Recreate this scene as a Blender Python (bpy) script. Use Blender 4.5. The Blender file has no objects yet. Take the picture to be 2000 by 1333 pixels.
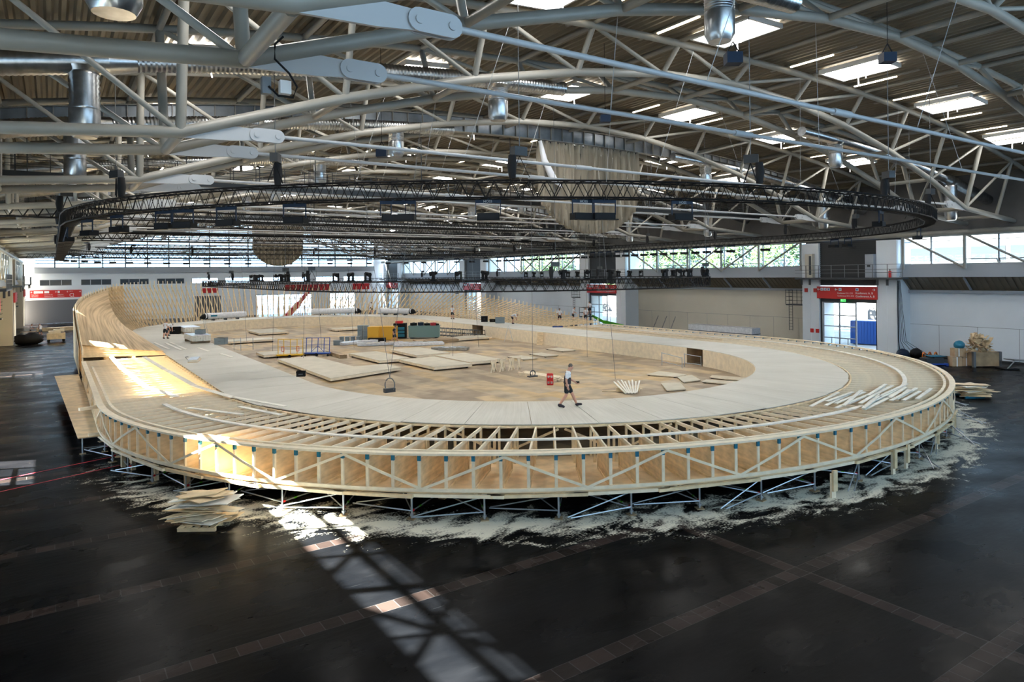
import bpy, bmesh, math, random
from mathutils import Vector, Matrix
random.seed(7)
PI = math.pi
S = bpy.context.scene
COL = S.collection

# ------------------------------------------------------------------ camera, world, sun, exposure
cam_d = bpy.data.cameras.new('camera')
cam = bpy.data.objects.new('camera', cam_d); COL.objects.link(cam)
cam_d.sensor_width = 36; cam_d.lens = 36 * 1333 / 2000
cam_d.shift_y = -(666.5 - 536) / 2000
cam_d.clip_end = 1000; cam_d.clip_start = .05
cam.matrix_world = Matrix.Translation((0, 0, 8)) @ Matrix.Rotation(math.radians(-34), 4, 'Z') @ Matrix.Rotation(math.radians(90), 4, 'X') @ Matrix.Rotation(math.radians(-.69), 4, 'Z')
S.camera = cam
S.view_settings.view_transform = 'Standard'; S.view_settings.look = 'None'
S.view_settings.gamma = 1; S.view_settings.use_curve_mapping = False
S.view_settings.exposure = 0.62
w = bpy.data.worlds.new('sky'); S.world = w; w.use_nodes = True
bg = w.node_tree.nodes['Background']
bg.inputs[0].default_value = (.54, .76, 1.0, 1); bg.inputs[1].default_value = 5.5
sd = bpy.data.lights.new('sun', 'SUN'); sd.energy = 150; sd.angle = math.radians(.8); sd.color = (1, .93, .82)
sun = bpy.data.objects.new('sun', sd); COL.objects.link(sun)
sun.rotation_euler = Vector((1.2, -.55, -1)).to_track_quat('-Z', 'Y').to_euler()
SKY_EMIT = 15.0      # daylight coming through the diffusing roof lights
STRIP_EMIT = 6.0
S.cycles.max_bounces = 8; S.cycles.diffuse_bounces = 4; S.cycles.glossy_bounces = 3
S.cycles.transparent_max_bounces = 12; S.cycles.sample_clamp_indirect = 6
S.cycles.caustics_reflective = False; S.cycles.caustics_refractive = False

# ------------------------------------------------------------------ materials
def nt(name):
    m = bpy.data.materials.new(name); m.use_nodes = True
    n = m.node_tree; return m, n, n.nodes['Principled BSDF']
def N(n, t, **k):
    x = n.nodes.new(t)
    for a, b in k.items(): setattr(x, a, b)
    return x
def mat(name, c, rough=.6, metal=0, var=.0, scale=3.0, stretch=(1, 1, 1), bump=0, spec=None):
    m, n, b = nt(name)
    b.inputs['Roughness'].default_value = rough; b.inputs['Metallic'].default_value = metal
    if spec is not None: b.inputs['Specular IOR Level'].default_value = spec
    b.inputs['Base Color'].default_value = (*c, 1)
    if var:
        tc = N(n, 'ShaderNodeTexCoord'); mp = N(n, 'ShaderNodeMapping'); mp.inputs['Scale'].default_value = stretch
        no = N(n, 'ShaderNodeTexNoise'); no.inputs['Scale'].default_value = scale; no.inputs['Detail'].default_value = 3
        r = N(n, 'ShaderNodeValToRGB')
        r.color_ramp.elements[0].position = .3; r.color_ramp.elements[1].position = .7
        r.color_ramp.elements[0].color = (*[x * (1 - var) for x in c], 1)
        r.color_ramp.elements[1].color = (*[min(1, x * (1 + var * .6)) for x in c], 1)
        L = n.links.new
        L(tc.outputs['Object'], mp.inputs[0]); L(mp.outputs[0], no.inputs['Vector']); L(no.outputs[0], r.inputs[0]); L(r.outputs[0], b.inputs['Base Color'])
        if bump:
            bp_ = N(n, 'ShaderNodeBump'); bp_.inputs['Strength'].default_value = bump; bp_.inputs['Distance'].default_value = .02
            L(no.outputs[0], bp_.inputs['Height']); L(bp_.outputs[0], b.inputs['Normal'])
    return m
def emit(name, c, s):
    m, n, b = nt(name); b.inputs['Base Color'].default_value = (*c, 1)
    b.inputs['Emission Color'].default_value = (*c, 1); b.inputs['Emission Strength'].default_value = s
    return m
M = {}
M['pine'] = mat('pine', (.80, .62, .38), .6, var=.22, scale=2.5, stretch=(1, 1, 1))
M['pine_pale'] = mat('pine_pale', (.88, .75, .55), .6, var=.12, scale=3)
M['ply'] = mat('plywood', (.80, .60, .36), .55, var=.25, scale=1.6, stretch=(1, 1, 4))
M['ply_dark'] = mat('plywood_worn', (.40, .28, .16), .6, var=.35, scale=1.2)
M['board'] = mat('loose_board', (.87, .83, .74), .6, var=.12, scale=2)
M['steel'] = mat('painted_steel', (.28, .27, .24), .42, var=.10, scale=.8)
M['steel_hi'] = mat('painted_plate', (.40, .42, .44), .38)
M['galv'] = mat('galvanised_duct', (.50, .52, .54), .28, 1.0, var=.25, scale=4)
M['scaf'] = mat('scaffold_tube', (.42, .47, .53), .35, .8)
M['black'] = mat('black_metal', (.006, .006, .007), .6, spec=.2)
M['blackcloth'] = mat('black_fabric', (.012, .012, .014), .9)
M['navy'] = mat('navy_housing', (.008, .02, .045), .55, spec=.25)
M['grey'] = mat('grey_metal', (.16, .17, .18), .5, .4)
M['dkgrey'] = mat('dark_grey_metal', (.05, .055, .06), .5, .3)
M['wallw'] = mat('white_wall_paint', (.72, .76, .80), .7, var=.06, scale=.25)
M['wallcream'] = mat('cream_wall_paint', (.60, .55, .45), .7, var=.08, scale=.2)
M['fascia'] = mat('grey_fascia', (.33, .36, .40), .5)
M['cladding'] = mat('dark_cladding', (.10, .10, .10), .7, var=.3, scale=.5)
M['roof'] = mat('corrugated_roof_sheet', (.175, .148, .105), .55, var=.18, scale=.5, stretch=(1, .1, 1))
M['girder'] = mat('galvanised_girder', (.20, .22, .24), .4, .5, var=.4, scale=.9)
M['red'] = mat('sign_red', (.50, .012, .012), .4)
M['crate'] = mat('crate_red', (.65, .02, .02), .4)
M['white'] = mat('white_plastic', (.80, .80, .80), .5)
M['wrap'] = mat('plastic_wrap', (.72, .73, .76), .25, var=.15, scale=5, bump=.6)
M['teal'] = mat('teal_tape', (.01, .16, .26), .4)
M['blue'] = mat('blue_paint', (.02, .07, .35), .4)
M['contblue'] = mat('container_blue', (.006, .06, .26), .5)
M['yellow'] = mat('yellow_paint', (.72, .42, .01), .4)
M['ochre'] = mat('ochre_cabinet', (.70, .38, .03), .5)
M['orange'] = mat('orange_cable', (.85, .20, .01), .5)
M['green'] = mat('lime_green_paint', (.08, .42, .01), .4)
M['greencab'] = mat('grey_green_bin', (.16, .26, .25), .5)
M['bingrey'] = mat('grey_bin', (.20, .25, .28), .5)
M['redarm'] = mat('red_lift_paint', (.45, .02, .03), .4)
M['card'] = mat('cardboard', (.52, .36, .22), .8, var=.1, scale=3)
M['skin'] = mat('skin', (.62, .32, .22), .55)
M['hair'] = mat('grey_hair', (.16, .13, .11), .8)
M['tshirt'] = mat('white_tshirt', (.82, .83, .86), .8)
M['shorts'] = mat('dark_shorts', (.010, .016, .022), .8)
M['shoe'] = mat('dark_shoe', (.02, .012, .02), .6)
M['curtain'] = mat('canvas_curtain', (.40, .355, .28), .85, var=.4, scale=1.5, stretch=(3, 1, .1))
M['shutter'] = mat('roller_shutter', (.018, .02, .022), .5)
M['shutter_grey'] = mat('grey_roller_shutter', (.12, .12, .13), .5)
M['leaf'] = mat('leaves', (.035, .085, .012), .6, var=.5, scale=.7)
M['bark'] = mat('bark', (.12, .08, .05), .9)
M['darkglass'] = mat('dark_glass', (.02, .025, .03), .15)
M['alu'] = mat('aluminium', (.6, .62, .64), .35, .8)
M['redline'] = mat('red_floor_tape', (.62, .03, .05), .5)
M['extground'] = mat('outdoor_paving', (.20, .19, .18), .9, var=.15, scale=.3)
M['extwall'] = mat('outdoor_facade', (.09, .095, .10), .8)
M['daylight'] = emit('skylight_pane', (1.0, .97, .92), SKY_EMIT)
M['tube'] = emit('fluorescent_tube', (1.0, .86, .62), STRIP_EMIT)
M['exitgreen'] = emit('exit_sign_green', (.05, .55, .10), 1.2)
def glass_mat():
    m, n, b = nt('window_glass')
    n.nodes.remove(b); o = n.nodes['Material Output']
    t = N(n, 'ShaderNodeBsdfTransparent'); t.inputs[0].default_value = (.90, .94, .95, 1)
    g = N(n, 'ShaderNodeBsdfGlossy'); g.inputs['Roughness'].default_value = .02
    x = N(n, 'ShaderNodeMixShader'); x.inputs[0].default_value = .07
    n.links.new(t.outputs[0], x.inputs[1]); n.links.new(g.outputs[0], x.inputs[2]); n.links.new(x.outputs[0], o.inputs[0])
    return m
M['glass'] = glass_mat()
def deck_mat():
    m, n, b = nt('planed_track_surface'); L = n.links.new
    b.inputs['Roughness'].default_value = .6
    uv = N(n, 'ShaderNodeUVMap'); uv.uv_map = 'uv'
    mp = N(n, 'ShaderNodeMapping'); mp.inputs['Scale'].default_value = (9.0, .35, 1)
    no = N(n, 'ShaderNodeTexNoise'); no.inputs['Scale'].default_value = 1; no.inputs['Detail'].default_value = 2
    mp2 = N(n, 'ShaderNodeMapping'); mp2.inputs['Scale'].default_value = (.35, .25, 1)
    no2 = N(n, 'ShaderNodeTexNoise'); no2.inputs['Scale'].default_value = 1; no2.inputs['Detail'].default_value = 3
    r = N(n, 'ShaderNodeValToRGB'); e = r.color_ramp.elements
    e[0].position = .3; e[0].color = (.50, .475, .41, 1); e[1].position = .68; e[1].color = (.66, .635, .565, 1)
    mx = N(n, 'ShaderNodeMath', operation='ADD'); ml = N(n, 'ShaderNodeMath', operation='MULTIPLY'); ml.inputs[1].default_value = .5
    L(uv.outputs[0], mp.inputs[0]); L(mp.outputs[0], no.inputs['Vector']); L(uv.outputs[0], mp2.inputs[0]); L(mp2.outputs[0], no2.inputs['Vector'])
    L(no.outputs[0], mx.inputs[0]); L(no2.outputs[0], mx.inputs[1]); L(mx.outputs[0], ml.inputs[0]); L(ml.outputs[0], r.inputs[0]); L(r.outputs[0], b.inputs['Base Color'])
    return m
M['deck'] = deck_mat()
def fan_mat():
    m, n, b = nt('bank_cladding_boards'); L = n.links.new
    b.inputs['Roughness'].default_value = .6
    uv = N(n, 'ShaderNodeUVMap'); uv.uv_map = 'uv'
    mp = N(n, 'ShaderNodeMapping'); mp.inputs['Scale'].default_value = (.12, 26.0, 1)
    no = N(n, 'ShaderNodeTexNoise'); no.inputs['Scale'].default_value = 1; no.inputs['Detail'].default_value = 2
    r = N(n, 'ShaderNodeValToRGB'); e = r.color_ramp.elements
    e[0].position = .3; e[0].color = (.42, .27, .13, 1); e[1].position = .62; e[1].color = (.74, .54, .31, 1)
    L(uv.outputs[0], mp.inputs[0]); L(mp.outputs[0], no.inputs['Vector']); L(no.outputs[0], r.inputs[0]); L(r.outputs[0], b.inputs['Base Color'])
    return m
M['fan'] = fan_mat()
def infield_mat():
    m, n, b = nt('infield_plywood_sheets'); L = n.links.new
    b.inputs['Roughness'].default_value = .6
    tc = N(n, 'ShaderNodeTexCoord'); mp = N(n, 'ShaderNodeMapping'); mp.inputs['Rotation'].default_value = (0, 0, PI / 2)
    br = N(n, 'ShaderNodeTexBrick'); br.inputs['Scale'].default_value = 1
    br.inputs['Brick Width'].default_value = 2.5; br.inputs['Row Height'].default_value = 1.25
    br.inputs['Mortar Size'].default_value = .006; br.inputs['Bias'].default_value = 0
    br.inputs['Color1'].default_value = (0, 0, 0, 1); br.inputs['Color2'].default_value = (1, 1, 1, 1); br.inputs['Mortar'].default_value = (.2, .2, .2, 1)
    r = N(n, 'ShaderNodeValToRGB'); r.color_ramp.interpolation = 'LINEAR'; e = r.color_ramp.elements
    e[0].position = 0; e[0].color = (.26, .19, .125, 1); e[1].position = 1; e[1].color = (.52, .43, .29, 1)
    a = e.new(.35); a.color = (.33, .25, .165, 1); a = e.new(.55); a.color = (.46, .37, .25, 1); a = e.new(.8); a.color = (.50, .34, .15, 1)
    no = N(n, 'ShaderNodeTexNoise'); no.inputs['Scale'].default_value = .9; no.inputs['Detail'].default_value = 4
    big = N(n, 'ShaderNodeTexNoise'); big.inputs['Scale'].default_value = .16; big.inputs['Detail'].default_value = 1
    ov = N(n, 'ShaderNodeMix', data_type='RGBA', blend_type='OVERLAY'); ov.inputs[0].default_value = .6
    md = N(n, 'ShaderNodeMix', data_type='FLOAT'); md.inputs[0].default_value = .5
    L(tc.outputs['Object'], mp.inputs[0]); L(mp.outputs[0], br.inputs['Vector']); L(tc.outputs['Object'], no.inputs['Vector']); L(tc.outputs['Object'], big.inputs['Vector'])
    L(br.outputs['Color'], md.inputs[2]); L(big.outputs[0], md.inputs[3]); L(md.outputs[0], r.inputs[0])
    L(r.outputs[0], ov.inputs[6]); L(no.outputs[0], ov.inputs[7]); L(ov.outputs[2], b.inputs['Base Color'])
    return m
M['infield'] = infield_mat()
OC = (27.0, 37.2, 84.0); OA, OB = 25.2, 23.2      # outer rail of the track: centre x, near / far centre y, half axes
def floor_mat():
    m, n, b = nt('black_asphalt_tiles'); L = n.links.new
    g = N(n, 'ShaderNodeNewGeometry'); sp = N(n, 'ShaderNodeSeparateXYZ'); L(g.outputs['Position'], sp.inputs[0])
    def ma(op, a, b_=None, c=None):
        x = N(n, 'ShaderNodeMath', operation=op)
        for i, v in enumerate((a, b_, c)):
            if v is None: continue
            if isinstance(v, (int, float)): x.inputs[i].default_value = v
            else: L(v, x.inputs[i])
        return x.outputs[0]
    X, Y = sp.outputs[0], sp.outputs[1]
    def noise(sc, det, st=(1, 1, 1), rot=0, dis=0):
        mp = N(n, 'ShaderNodeMapping'); mp.inputs['Scale'].default_value = st; mp.inputs['Rotation'].default_value = (0, 0, rot)
        no = N(n, 'ShaderNodeTexNoise'); no.inputs['Scale'].default_value = sc; no.inputs['Detail'].default_value = det; no.inputs['Distortion'].default_value = dis
        L(g.outputs['Position'], mp.inputs[0]); L(mp.outputs[0], no.inputs['Vector']); return no.outputs[0]
    # sawdust lying round the near end of the track
    yy = ma('MINIMUM', ma('SUBTRACT', Y, OC[1]), 0)
    ex = ma('DIVIDE', ma('SUBTRACT', X, OC[0]), OA); ey = ma('DIVIDE', yy, OB)
    e = ma('SQRT', ma('ADD', ma('MULTIPLY', ex, ex), ma('MULTIPLY', ey, ey)))
    ring = ma('SUBTRACT', 1, ma('MULTIPLY', ma('ABSOLUTE', ma('SUBTRACT', e, 1.015)), 9.0))
    ring = ma('MAXIMUM', ring, 0)
    near = N(n, 'ShaderNodeMapRange'); L(Y, near.inputs[0]); near.inputs[1].default_value = 40; near.inputs[2].default_value = 27
    ring = ma('MULTIPLY', ring, near.outputs[0])
    sw = noise(1.1, 11, (.75, 1.25, 1), .25, 1.2); sw2 = noise(14, 5)
    s = ma('ADD', ma('MULTIPLY', sw, .66), ma('MULTIPLY', sw2, .34))
    dust = N(n, 'ShaderNodeMapRange'); L(ma('ADD', s, ma('MULTIPLY', ring, .30)), dust.inputs[0]); dust.inputs[1].default_value = .682; dust.inputs[2].default_value = .80
    dustv = ma('MULTIPLY', dust.outputs[0], ma('MINIMUM', ma('MULTIPLY', ring, 3), 1))
    # tile courses set in the asphalt, one every 4.6 m
    fr = ma('FRACT', ma('DIVIDE', ma('ADD', Y, 3.2), 4.6))
    band = ma('MAXIMUM', ma('LESS_THAN', fr, .10), ma('LESS_THAN', ma('ABSOLUTE', ma('SUBTRACT', X, 16.37)), .23))
    tile = N(n, 'ShaderNodeTexBrick'); tile.inputs['Scale'].default_value = 1; tile.inputs['Brick Width'].default_value = .46; tile.inputs['Row Height'].default_value = .46
    tile.inputs['Mortar Size'].default_value = .012; tile.offset = 0
    tile.inputs['Color1'].default_value = (.010, .0075, .007, 1); tile.inputs['Color2'].default_value = (.036, .024, .021, 1); tile.inputs['Mortar'].default_value = (.05, .045, .045, 1)
    tmp = N(n, 'ShaderNodeMapping'); tmp.inputs['Location'].default_value = (0, 3.2, 0); L(g.outputs['Position'], tmp.inputs[0]); L(tmp.outputs[0], tile.inputs['Vector'])
    base = N(n, 'ShaderNodeValToRGB'); be = base.color_ramp.elements
    be[0].position = .35; be[0].color = (.0014, .0017, .0024, 1); be[1].position = .72; be[1].color = (.0052, .0056, .0068, 1)
    L(noise(.5, 6, (1, 2.2, 1), .3), base.inputs[0])
    # pale scuffs
    scr = N(n, 'ShaderNodeMapRange'); L(noise(5.0, 12, (.22, 2.6, 1), .45), scr.inputs[0]); scr.inputs[1].default_value = .66; scr.inputs[2].default_value = .9
    m1 = N(n, 'ShaderNodeMix', data_type='RGBA'); L(band, m1.inputs[0]); L(base.outputs[0], m1.inputs[6]); L(tile.outputs[0], m1.inputs[7])
    m2 = N(n, 'ShaderNodeMix', data_type='RGBA'); L(ma('MULTIPLY', scr.outputs[0], .28), m2.inputs[0]); L(m1.outputs[2], m2.inputs[6]); m2.inputs[7].default_value = (.07, .075, .08, 1)
    m3 = N(n, 'ShaderNodeMix', data_type='RGBA'); L(dustv, m3.inputs[0]); L(m2.outputs[2], m3.inputs[6]); m3.inputs[7].default_value = (.74, .70, .58, 1)
    L(m3.outputs[2], b.inputs['Base Color'])
    ro = N(n, 'ShaderNodeMapRange'); L(noise(.35, 5, (1, 1.6, 1)), ro.inputs[0]); ro.inputs[1].default_value = .3; ro.inputs[2].default_value = .7; ro.inputs[3].default_value = .20; ro.inputs[4].default_value = .40
    L(ma('ADD', ro.outputs[0], ma('MULTIPLY', dustv, .5)), b.inputs['Roughness'])
    b.inputs['Specular IOR Level'].default_value = .025
    bu = N(n, 'ShaderNodeBump'); bu.inputs['Strength'].default_value = .25; bu.inputs['Distance'].default_value = .02
    L(noise(2.2, 6, (1, 3, 1)), bu.inputs['Height']); L(bu.outputs[0], b.inputs['Normal'])
    return m
M['floor'] = floor_mat()

# ------------------------------------------------------------------ mesh helpers
class MB:
    def __init__(s): s.v = []; s.f = []; s.uv = None
    def add(s, vs, fs):
        k = len(s.v); s.v += [tuple(v) for v in vs]; s.f += [tuple(i + k for i in f) for f in fs]; return s
    def box(s, x0, x1, y0, y1, z0, z1):
        return s.add([(x0, y0, z0), (x1, y0, z0), (x1, y1, z0), (x0, y1, z0), (x0, y0, z1), (x1, y0, z1), (x1, y1, z1), (x0, y1, z1)],
                     [(0, 3, 2, 1), (4, 5, 6, 7), (0, 1, 5, 4), (1, 2, 6, 5), (2, 3, 7, 6), (3, 0, 4, 7)])
    def cb(s, c, d, rz=0):
        k = len(s.v); s.box(-d[0] / 2, d[0] / 2, -d[1] / 2, d[1] / 2, -d[2] / 2, d[2] / 2)
        ca, sa = math.cos(rz), math.sin(rz)
        for i in range(k, len(s.v)):
            x, y, z = s.v[i]; s.v[i] = (c[0] + x * ca - y * sa, c[1] + x * sa + y * ca, c[2] + z)
        return s
    def beam(s, p, q, w, h, up=(0, 0, 1)):
        p, q = Vector(p), Vector(q); d = (q - p).normalized(); u = Vector(up)
        if abs(d.dot(u)) > .98: u = Vector((1, 0, 0))
        a = d.cross(u).normalized() * w / 2; b = a.cross(d).normalized() * h / 2
        vs = [p - a - b, p + a - b, p + a + b, p - a + b, q - a - b, q + a - b, q + a + b, q - a + b]
        return s.add(vs, [(0, 1, 2, 3), (4, 7, 6, 5), (0, 4, 5, 1), (1, 5, 6, 2), (2, 6, 7, 3), (3, 7, 4, 0)])
    def tube(s, p, q, r, n=8, r2=None, cap=True):
        p, q = Vector(p), Vector(q); d = (q - p).normalized(); u = Vector((0, 0, 1))
        if abs(d.dot(u)) > .98: u = Vector((1, 0, 0))
        a = d.cross(u).normalized(); b = a.cross(d); r2 = r if r2 is None else r2
        vs = [c + (a * math.cos(2 * PI * i / n) + b * math.sin(2 * PI * i / n)) * rr for c, rr in ((p, r), (q, r2)) for i in range(n)]
        fs = [(i, (i + 1) % n, n + (i + 1) % n, n + i) for i in range(n)]
        if cap: fs += [tuple(range(n))[::-1], tuple(range(n, 2 * n))]
        return s.add(vs, fs)
    def path(s, pts, r, n=8, closed=False, rad=None):
        P = [Vector(p) for p in pts]; m = len(P); k = len(s.v); vs = []
        for i in range(m):
            a = P[(i - 1) % m] if (closed or i > 0) else P[i]; b = P[(i + 1) % m] if (closed or i < m - 1) else P[i]
            d = (b - a).normalized(); u = Vector((0, 0, 1)) if abs(d.z) < .95 else Vector((1, 0, 0))
            x = d.cross(u).normalized(); y = x.cross(d); rr = rad[i] if rad else r
            vs += [P[i] + (x * math.cos(2 * PI * j / n) + y * math.sin(2 * PI * j / n)) * rr for j in range(n)]
        fs = []
        for i in range(m if closed else m - 1):
            i2 = (i + 1) % m
            fs += [(i * n + j, i * n + (j + 1) % n, i2 * n + (j + 1) % n, i2 * n + j) for j in range(n)]
        if not closed: fs += [tuple(range(n))[::-1], tuple(range((m - 1) * n, m * n))]
        return s.add(vs, fs)
    def sweep(s, pts, w, h, closed=False):      # rectangular section kept upright
        P = [Vector(p) for p in pts]; m = len(P); vs = []
        for i in range(m):
            a = P[(i - 1) % m] if (closed or i > 0) else P[i]; b = P[(i + 1) % m] if (closed or i < m - 1) else P[i]
            d = (b - a); d.z = 0; d.normalize(); x = Vector((d.y, -d.x, 0)) * w / 2; z = Vector((0, 0, h / 2))
            vs += [P[i] - x - z, P[i] + x - z, P[i] + x + z, P[i] - x + z]
        fs = []
        for i in range(m if closed else m - 1):
            i2 = (i + 1) % m
            fs += [(i * 4 + j, i * 4 + (j + 1) % 4, i2 * 4 + (j + 1) % 4, i2 * 4 + j) for j in range(4)]
        if not closed: fs += [(3, 2, 1, 0), tuple(range(4 * m - 4, 4 * m))]
        return s.add(vs, fs)
    def prism(s, pts, z0, z1):
        n = len(pts)
        return s.add([(x, y, z0) for x, y in pts] + [(x, y, z1) for x, y in pts],
                     [tuple(range(n))[::-1], tuple(range(n, 2 * n))] + [(i, (i + 1) % n, n + (i + 1) % n, n + i) for i in range(n)])
    def xzprism(s, pts, y0, y1):
        n = len(pts)
        return s.add([(x, y0, z) for x, z in pts] + [(x, y1, z) for x, z in pts],
                     [tuple(range(n)), tuple(range(n, 2 * n))[::-1]] + [(i, n + i, n + (i + 1) % n, (i + 1) % n) for i in range(n)])
    def sphere(s, c, r, n=10, m=7, sc=(1, 1, 1)):
        vs = [(c[0], c[1], c[2] + r * sc[2])]
        for i in range(1, m):
            t = PI * i / m
            vs += [(c[0] + r * sc[0] * math.sin(t) * math.cos(2 * PI * j / n), c[1] + r * sc[1] * math.sin(t) * math.sin(2 * PI * j / n), c[2] + r * sc[2] * math.cos(t)) for j in range(n)]
        vs.append((c[0], c[1], c[2] - r * sc[2])); L = len(vs) - 1
        fs = [(0, 1 + j, 1 + (j + 1) % n) for j in range(n)]
        for i in range(m - 2):
            a = 1 + i * n; fs += [(a + j, a + n + j, a + n + (j + 1) % n, a + (j + 1) % n) for j in range(n)]
        a = 1 + (m - 2) * n; fs += [(a + j, L, a + (j + 1) % n) for j in range(n)]
        return s.add(vs, fs)
    def xf(s, mtx, k=0):
        for i in range(k, len(s.v)): s.v[i] = tuple(mtx @ Vector(s.v[i]))
        return s
    def mesh(s, name, smooth=False):
        me = bpy.data.meshes.new(name); me.from_pydata(s.v, [], s.f)
        if s.uv:
            u = me.uv_layers.new(name='uv')
            for p in me.polygons:
                for li in p.loop_indices: u.data[li].uv = s.uv[me.loops[li].vertex_index]
        if smooth:
            me.polygons.foreach_set('use_smooth', [True] * len(me.polygons))
            try: me.set_sharp_from_angle(angle=math.radians(50))
            except Exception: pass
        me.update(); return me
def obj(name, mb, m, parent=None, smooth=False, label=None):
    me = mb.mesh(name, smooth) if isinstance(mb, MB) else mb
    if isinstance(mb, MB): me.materials.append(M[m])
    o = bpy.data.objects.new(name, me); COL.objects.link(o)
    if parent: o.parent = parent
    if label: o['label'] = label
    return o
def tag(o, label, cat, group=None, kind=None):
    o['label'] = label; o['category'] = cat
    if group: o['group'] = group
    if kind: o['kind'] = kind
    return o
def struct(name, mb, m, parent=None, smooth=False):
    o = obj(name, mb, m, parent, smooth)
    if not parent: o['kind'] = 'structure'
    return o
def thing(name, label, cat, loc=(0, 0, 0), rz=0, group=None):
    o = bpy.data.objects.new(name, None); COL.objects.link(o); o.empty_display_size = .3
    o.location = loc; o.rotation_euler = (0, 0, rz); return tag(o, label, cat, group)
def dup(root, loc, rz=0, label=None, scale=None, group=None):
    r = root.copy(); COL.objects.link(r); r.location = loc; r.rotation_euler = (0, 0, rz)
    if scale: r.scale = scale
    if label: r['label'] = label
    if group: r['group'] = group
    for ch in list(root.children):
        c = ch.copy(); COL.objects.link(c); c.parent = r
        for g in list(ch.children):
            d = g.copy(); COL.objects.link(d); d.parent = c
    return r
def single(name, mb, m, label, cat, group=None, smooth=False):
    return tag(obj(name, mb, m, None, smooth), label, cat, group)
def nth(i):
    i += 1
    w_ = ['zeroth', 'first', 'second', 'third', 'fourth', 'fifth', 'sixth', 'seventh', 'eighth', 'ninth', 'tenth', 'eleventh', 'twelfth']
    if i < 13: return w_[i]
    return str(i) + ('th' if 10 < i % 100 < 14 else {1: 'st', 2: 'nd', 3: 'rd'}.get(i % 10, 'th'))

# ------------------------------------------------------------------ the hall
XL, XR, YN, YF = -6.6, 66.8, -12.0, 151.0
XC = 29.85
def zu(x): return 18.8 - 3.0 * (abs(x - XC) / 34.5) ** 2.2
def zl(x):
    d = abs(x - XC)
    return 12.55 - .08 * (d - 26.5) if d > 26.5 else 12.5 + 5.4 * (1 - (d / 26.5) ** 1.8)
struct('floor', MB().box(XL, XR, YN, YF, -.3, 0), 'floor')
# roof: a real corrugated sheet, flutes running along the hall
def roof():
    b = MB(); xs = []; pitch = .42; x = XL - .6; i = 0
    while x < XR + .8:
        xs += [(x, .0), (x + .13, .0), (x + .21, .15), (x + .34, .15)]; x += pitch
    n = len(xs)
    v = [(a, y, zu(a) + .28 + d) for y in (YN - .3, YF + .3) for a, d in xs] + [(a, y, zu(a) + .55) for y in (YN - .3, YF + .3) for a, d in xs]
    f = [(i, i + 1, n + i + 1, n + i) for i in range(n - 1)] + [(2 * n + i, 3 * n + i, 3 * n + i + 1, 2 * n + i + 1) for i in range(n - 1)]
    b.add(v, f); return b
struct('ceiling', roof(), 'roof')
GATES = [1.2 + 35.7 * k for k in range(5)]       # centre of every gate along the hall
GH = 4.75
BAYS = [(GATES[k] + GH, GATES[k + 1] - GH) for k in range(4)]
tn = [0]
def trim(b, m, smooth=False):
    tn[0] += 1; return struct('trim_%d' % tn[0], b, m, None, smooth)
wn = [0]; dn = [0]
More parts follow.
